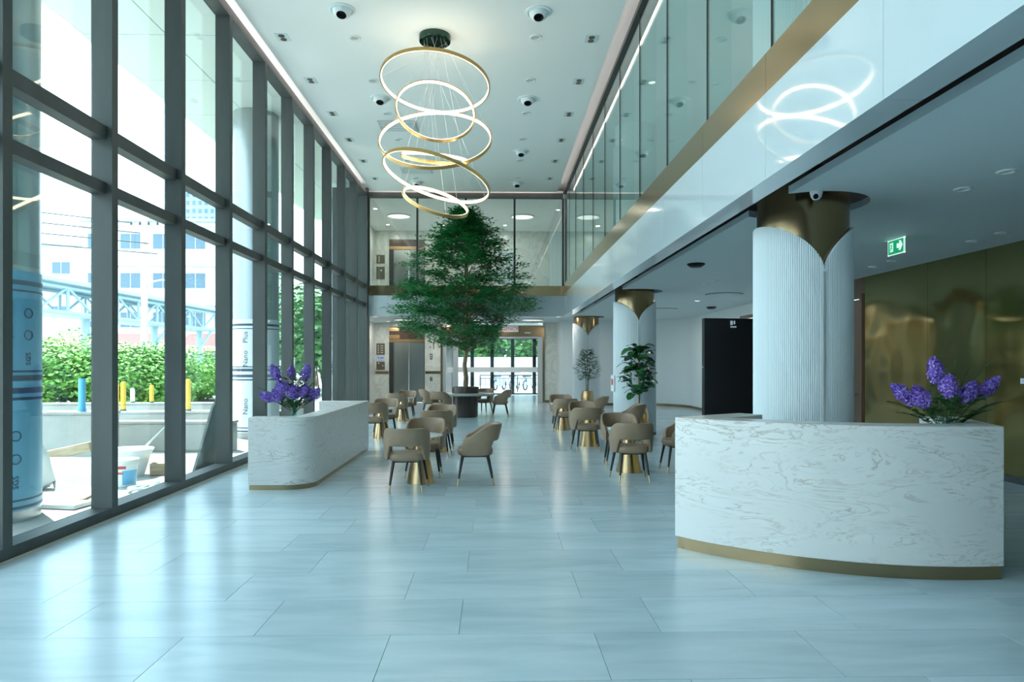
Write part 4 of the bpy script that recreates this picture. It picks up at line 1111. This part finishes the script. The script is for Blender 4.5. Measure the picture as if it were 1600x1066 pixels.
t = thing('plastic_sack', 'crumpled white sack slumped beside the blue film column', 'sack', (-6.2, 9.05, -.06))
m = MB(); q = random.Random(5); vs_ = []; fs_ = []
for k, (r_, z_) in enumerate(((.02, 0), (.28, .01), (.30, .12), (.24, .28), (.16, .42), (.08, .54), (.03, .60))):
    for i in range(14):
        a = 2 * pi * i / 14; rr = r_ * (1 + q.uniform(-.18, .18)); vs_.append((rr * cos(a) * 1.1 + z_ * .45, rr * sin(a) * .8, z_ + q.uniform(-.015, .015)))
for k in range(6):
    for i in range(14):
        j = (i + 1) % 14; fs_.append((k * 14 + i, k * 14 + j, (k + 1) * 14 + j, (k + 1) * 14 + i))
m.add(vs_, fs_).build('sack_body', M_plastic, t, True); MB().tube([(.26, -.06, .53), (.30, 0, .56), (.26, .06, .55)], .01, 6).build('tie', M_wood, t)
t = thing('paint_bucket', 'white plastic bucket with blue and red print outside the glazing', 'bucket', (-5.0, 9.36, -.06))
MB().lathe([(.135, 0), (.165, .34), (.175, .345), (.175, .36), (.158, .36), (.13, .02)], 32).build('bucket_body', M_plastic, t, True)
a0 = atan2(-9.36, 5.0)
def patch(r0, r1, z0, z1, a, b_, mm, name):
    vs_ = []; n = 10
    for i in range(n + 1):
        an = a + (b_ - a) * i / n
        for z_ in (z0, z1):
            rr = r0 + (r1 - r0) * (z_ / .34) + .002; vs_.append((rr * cos(an), rr * sin(an), z_))
    return MB().add(vs_, [(2 * i, 2 * i + 2, 2 * i + 3, 2 * i + 1) for i in range(n)]).build(name, mm, t)
patch(.135, .165, .03, .22, a0 - .2, a0 + 1.2, M_bluepipe, 'blue_print'); patch(.135, .165, .24, .28, a0 - .6, a0 + .1, M_red, 'red_print'); patch(.135, .165, .17, .20, a0 - .7, a0 - .1, M_red, 'red_print')
MB().tube([(.17 * cos(k * pi / 10), .17 * sin(k * pi / 10), .33 - .10 * sin(k * pi / 10)) for k in range(11)], .004, 5).build('handle', M_silver, t)
t = thing('mixing_tub', 'wide white mixing tub with a stick in it outside', 'tub', (-5.38, 10.15, -.06))
MB().lathe([(.22, 0), (.30, .30), (.345, .38), (.35, .40), (.33, .40), (.28, .30), (.2, .03)], 32).build('tub_body', M_plastic, t, True)
MB().tube([(-.05, -.1, .1), (.5, .3, .78)], .014, 6).build('stick', M_silver, t)
t = thing('hose_coil', 'loose pale hose coiled by the glazing outside', 'hose', (-4.62, 8.95, -.05))
MB().tube([(.16 * cos(k * .55) + .012 * k, .2 * sin(k * .55), .04 + .012 * sin(k)) for k in range(40)], .022, 7).build('hose', mat('pale_hose', (.55, .70, .68), .4), t, True); MB().lathe([(.035, 0), (.035, .1)], 12, (.2, .1)).build('nozzle', M_silver, t, True)

# bushes and trees outside
def foliage(m, c, rad, n, size, seed):
    q = random.Random(seed)
    for k in range(n):
        d = Vector((q.gauss(0, 1), q.gauss(0, 1), q.gauss(0, 1))).normalized()
        s = q.uniform(.72, 1.05) * (1 + .14 * sin(7 * d.x + 3 * seed) * sin(6 * d.z + seed))
        p = Vector(c) + Vector((d.x * rad[0], d.y * rad[1], d.z * rad[2])) * s
        a = q.uniform(0, 2 * pi)
        leafm(m, p, Vector((cos(a), sin(a), q.uniform(-.6, .4))), d + Vector((0, 0, .6)), size * q.uniform(.7, 1.3), size * .3)
def shrub(x, y, w, h, lab, name, seed, n=7000, size=.17, mt=None, grp='green bushes outside', cat='bush', trunk=.25):
    t = thing(name, lab, cat, (x, y, -.35), 0, grp)
    m = MB(); q = random.Random(seed)
    for k in range(5):
        foliage(m, (q.uniform(-.5, .5) * w, q.uniform(-.4, .4) * w, h * q.uniform(.42, .72)), (w * q.uniform(.42, .6), w * .5, h * q.uniform(.26, .36)), n // 5, size, seed * 7 + k)
    o = m.build('foliage', mt or M_bush, t); o['kind'] = 'stuff'
    b_ = MB()
    for k in range(3): b_.tube([(.15 * k - .15, 0, 0), (q.uniform(-.3, .3) * w, q.uniform(-.3, .3) * w, h * .6)], [.05 + .02 * trunk, .02], 6)
    b_.build('trunk', M_bark, t)
SB = [(70, 24, 2.9, 3.0, 'leftmost green bush outside beside the blue film column'), (118, 25.5, 2.5, 2.95, 'second green bush outside, behind the blue pipe'), (160, 24.5, 2.4, 2.8, 'third green bush, mostly behind the first fin'),
      (205, 25, 2.6, 2.75, 'green bush outside behind the paired yellow posts'), (250, 26, 2.6, 2.6, 'green bush outside in front of the utility pole'), (292, 29, 2.2, 1.8, 'small green bush behind the second fin'), (325, 31, 2.5, 2.0, 'small green bush outside under the grey roof')]
for i, (px, Y, w, h, l) in enumerate(SB):
    shrub(((px - 800) / FPX + .0253) * Y, Y, w, h, l, 'leafy_bush', 30 + i)
for i, (x, y, w, h) in enumerate([(-9.0, 36, 3.0, 6.5), (-12.5, 42, 3.6, 7.5), (-8.5, 46, 3.2, 7.0), (-14, 54, 4, 8)]):
    shrub(x, y, w, h, 'dark green tree glimpsed through the far end of the curtain wall, %s from the building' % ORD[i], 'garden_tree', 60 + i, 2400, .4, M_farleaf, 'garden trees past the curtain wall', 'tree')
for i, x in enumerate((-7, -3, .5, 4, 8)):
    shrub(x, 58 + (i % 2) * 4, 4.2, 8.0, 'green tree beyond the entrance doors, %s from the left' % ORD[i], 'garden_tree', 80 + i, 2600, .5, M_farleaf, 'trees beyond the entrance', 'tree')
# entrance forecourt: white wall, railing, motorcycles
t = thing('garden_wall', 'long white boundary wall beyond the entrance doors', 'wall', (0, 50, -.05))
MB().box(-12, 14, -.15, .15, 0, 1.95).build('wall_body', M_bldg, t); MB().box(-12, 14, -.2, .2, 1.95, 2.05).build('coping', M_bldg, t)
t = thing('entrance_railing', 'dark metal railing outside the entrance doors', 'railing', (1.1, 37.5, -.03))
MB().tube([(-1.9, 0, .95), (2.2, 0, .95)], .025, 8).build('top_rail', M_dark, t, True); MB().tube([(-1.9, 0, .78), (2.2, 0, .78)], .018, 8).build('middle_rail', M_dark, t, True)
bal = MB().tube([(0, 0, 0), (0, 0, .78)], .01, 6).mesh('baluster', M_dark)
for k in range(17): inst('baluster', bal, t, (-1.85 + .25 * k, 0, 0))
for x in (-1.9, .15, 2.2): MB().tube([(x, 0, 0), (x, 0, .95)], .028, 8).build('post', M_dark, t)
def bike():
    t = thing('motorcycle', 'bike', 'motorcycle', (0, 0, 0), 0, 'parked motorcycles')
    for x in (-.62, .62):
        m = MB(); m.tube([(x + .27 * cos(k * pi / 12), 0, .30 + .27 * sin(k * pi / 12)) for k in range(25)], .05, 8, False); m.build('wheel', M_bike, t, True)
    MB().prism([(-.6, .32), (-.5, .62), (-.75, .80), (-.1, .80), (.15, .66), (.35, .95), (.5, .98), (.62, .5), (.55, .35), (.3, .3), (.1, .22), (-.3, .24)], -.1, .1, Matrix.Rotation(pi / 2, 4, 'X')).build('body', M_bluepaper, t, False, .03)
    MB().box(-.78, .05, -.12, .12, .78, .88).build('seat', M_bike, t, False, .03)
    MB().tube([(.38, -.32, 1.08), (.45, -.1, 1.02), (.45, .1, 1.02), (.38, .32, 1.08)], .016, 6).build('handlebar', M_bike, t)
    MB().lathe([(.09, 0), (.06, .1)], 14, M=Matrix.Translation((.5, 0, .92)) @ Matrix.Rotation(pi / 2, 4, 'Y')).build('headlamp', M_silver, t, True)
    return t
b0 = bike()
for i, (x, y, a) in enumerate(((0.3, 41, 65), (1.2, 41.3, 70), (2.1, 41, 62), (3.0, 41.4, 68))):
    c = b0 if i == 0 else copy_tree(b0); c.location = (x, y, -.03); c.rotation_euler = (0, 0, radians(a)); c['label'] = 'motorcycle parked beyond the entrance railing, %s from the left' % ORD[i]

# truss walkway
t = thing('truss_walkway', 'pale blue steel truss walkway with a roof outside', 'walkway', (-29.5, 40, 0))
def bar(a, b_, r, name='member', mm=None): return MB().tube([a, b_], r, 6).build(name, mm or M_truss, t)
LN = 30.0; nb = 10; st = LN / nb
for sx in (-1.2, 1.2):
    bar((sx, 0, 6.6), (sx, LN, 6.6), .14, 'chord'); bar((sx, 0, 4.9), (sx, LN, 4.9), .14, 'chord')
    for k in range(nb + 1): bar((sx, k * st, 4.9), (sx, k * st, 6.6), .10, 'upright')
    for k in range(nb): bar((sx, k * st, 4.9 if k % 2 else 6.6), (sx, (k + 1) * st, 6.6 if k % 2 else 4.9), .09, 'diagonal')
for z in (4.9, 6.6): bar((-1.2, 0, z), (1.2, 0, z), .14, 'cross_beam')
bar((-1.2, 0, 6.6), (1.2, 0, 4.9), .1, 'diagonal'); bar((0, 0, 4.9), (0, 0, 6.6), .1, 'upright')
for y in (1.0, 10, 20, 29): bar((0, y, -.3), (0, y, 4.9), .28, 'leg'); bar((0, y, 3.0), (1.3, y, 4.9), .12, 'brace')
MB().box(-1.9, 1.9, -.8, LN + .5, 6.95, 7.05, Matrix.Rotation(0, 4, 'Y')).build('roof_sheet', M_roofgrey, t); MB().box(-1.9, 1.9, -.8, LN + .5, 6.75, 6.95).build('roof_edge', M_truss, t)
MB().box(-1.2, 1.2, 0, LN, 4.75, 4.85).build('deck', M_truss, t)
# buildings
def building(name, lab, loc, w, d, h, floors, cols, mm, wm, ww=.6, wh=.55, roof=True, rz=0):
    t = thing(name, lab, 'building', loc, radians(rz))
    MB().box(-w / 2, w / 2, 0, d, 0, h).build('wall', mm, t)
    if roof: MB().box(-w / 2 - .4, w / 2 + .4, -.4, d + .4, h, h + .35).build('roof', M_roofgrey, t)
    fh = h / floors; cw = w / cols
    for f_ in range(floors):
        for c_ in range(cols):
            x = -w / 2 + cw * (c_ + .5); z = fh * (f_ + .5)
            o = MB().box(x - cw * ww / 2, x + cw * ww / 2, -.12, .05, z - fh * wh / 2, z + fh * wh / 2).build('window', mm, t)
            n = 2 if cols < 9 else 1
            for j in range(n):
                xa = x - cw * ww / 2 + .1 + j * (cw * ww - .1) / n; MB().box(xa, xa + (cw * ww - .1) / n - .1, -.15, -.1, z - fh * wh / 2 + .1, z + fh * wh / 2 - .1).build('pane', wm, o)
        if 2 < floors < 9: MB().box(-w / 2, w / 2, -.9, 0, fh * (f_ + .86), fh * (f_ + .90)).build('sunshade', mm, t)
    return t
def gx(px, Y): return ((px - 800) / FPX + .0253) * Y
building('warehouse', 'white workshop building with a band of windows behind the truss', (-60, 85, -.3), 18.6, 14, 16.2, 3, 4, M_bldg, M_winfar, .5, .3)
building('apartment_block', 'white apartment block with rows of windows behind the pole', (gx(262, 82), 82, -.3), 19, 14, 18.6, 4, 5, M_bldg, M_winfar, .66, .42)
building('office_tower', 'distant blue glass tower above the apartment block', (gx(318, 330), 330, -.3), 26, 26, 84, 22, 9, M_tower, M_winfar, .6, .6, False)
for i, (px, Y, w) in enumerate(((90, 73.5, 6.4), (215, 74, 6.4), (330, 74.5, 6.4))):
    t = thing('shophouse', ('low white house with red roof behind the left bushes', 'low white house with red roof behind the utility pole', 'low white house with red roof right of the second fin')[i], 'building', (gx(px, Y), Y, -.3), 0, 'low houses behind the walkway')
    MB().box(-w / 2, w / 2, 0, 6, 0, 3.3).build('wall', M_bldg, t)
    MB().add([(-w / 2 - .5, -1, 3.2), (w / 2 + .5, -1, 3.2), (w / 2 + .5, 4, 5.2), (-w / 2 - .5, 4, 5.2), (-w / 2 - .5, -1, 3.05), (w / 2 + .5, -1, 3.05), (w / 2 + .5, 4, 5.05), (-w / 2 - .5, 4, 5.05)], [(0, 1, 2, 3), (4, 7, 6, 5), (0, 4, 5, 1), (2, 6, 7, 3)]).build('roof', M_roofred, t)
    for k in range(3):
        x = -w / 2 + w * (k + .5) / 3; o = MB().box(x - 1.0, x + 1.0, -.1, .05, 1.6, 2.6).build('window', M_bldg, t); MB().box(x - .9, x - .05, -.13, -.08, 1.7, 2.5).box(x + .05, x + .9, -.13, -.08, 1.7, 2.5).build('pane', M_winfar, o)
# utility pole and wires
xp = gx(233, 40)
t = thing('utility_pole', 'tall pale concrete utility pole outside with wires', 'pole', (xp, 40, -.3))
MB().tube([(0, 0, 0), (0, 0, 10.3)], [.22, .15], 10).build('shaft', M_pole, t, True)
MB().box(-.9, .9, -.06, .06, 9.7, 9.85).build('crossarm', M_pole, t)
for k in range(4): MB().lathe([(.06, 9.85), (.06, 10.0), (.03, 10.05)], 10, (-.75 + .5 * k, 0)).build('insulator', M_dark, t)
MB().tube([(0, 0, 6.0), (.5, 0, 6.6), (1.0, 0, 6.7), (1.6, 0, 6.6)], .05, 6).build('lamp_arm', M_silver, t)
for k in range(4):
    MB().tube([(-.75 + .5 * k, 0, 10.0 - .6 * k), (-10 + k, -14, 9.0 - .6 * k), (-22 + k, -30, 10.2 - .5 * k)], .03, 5).build('wire', M_dark, t)
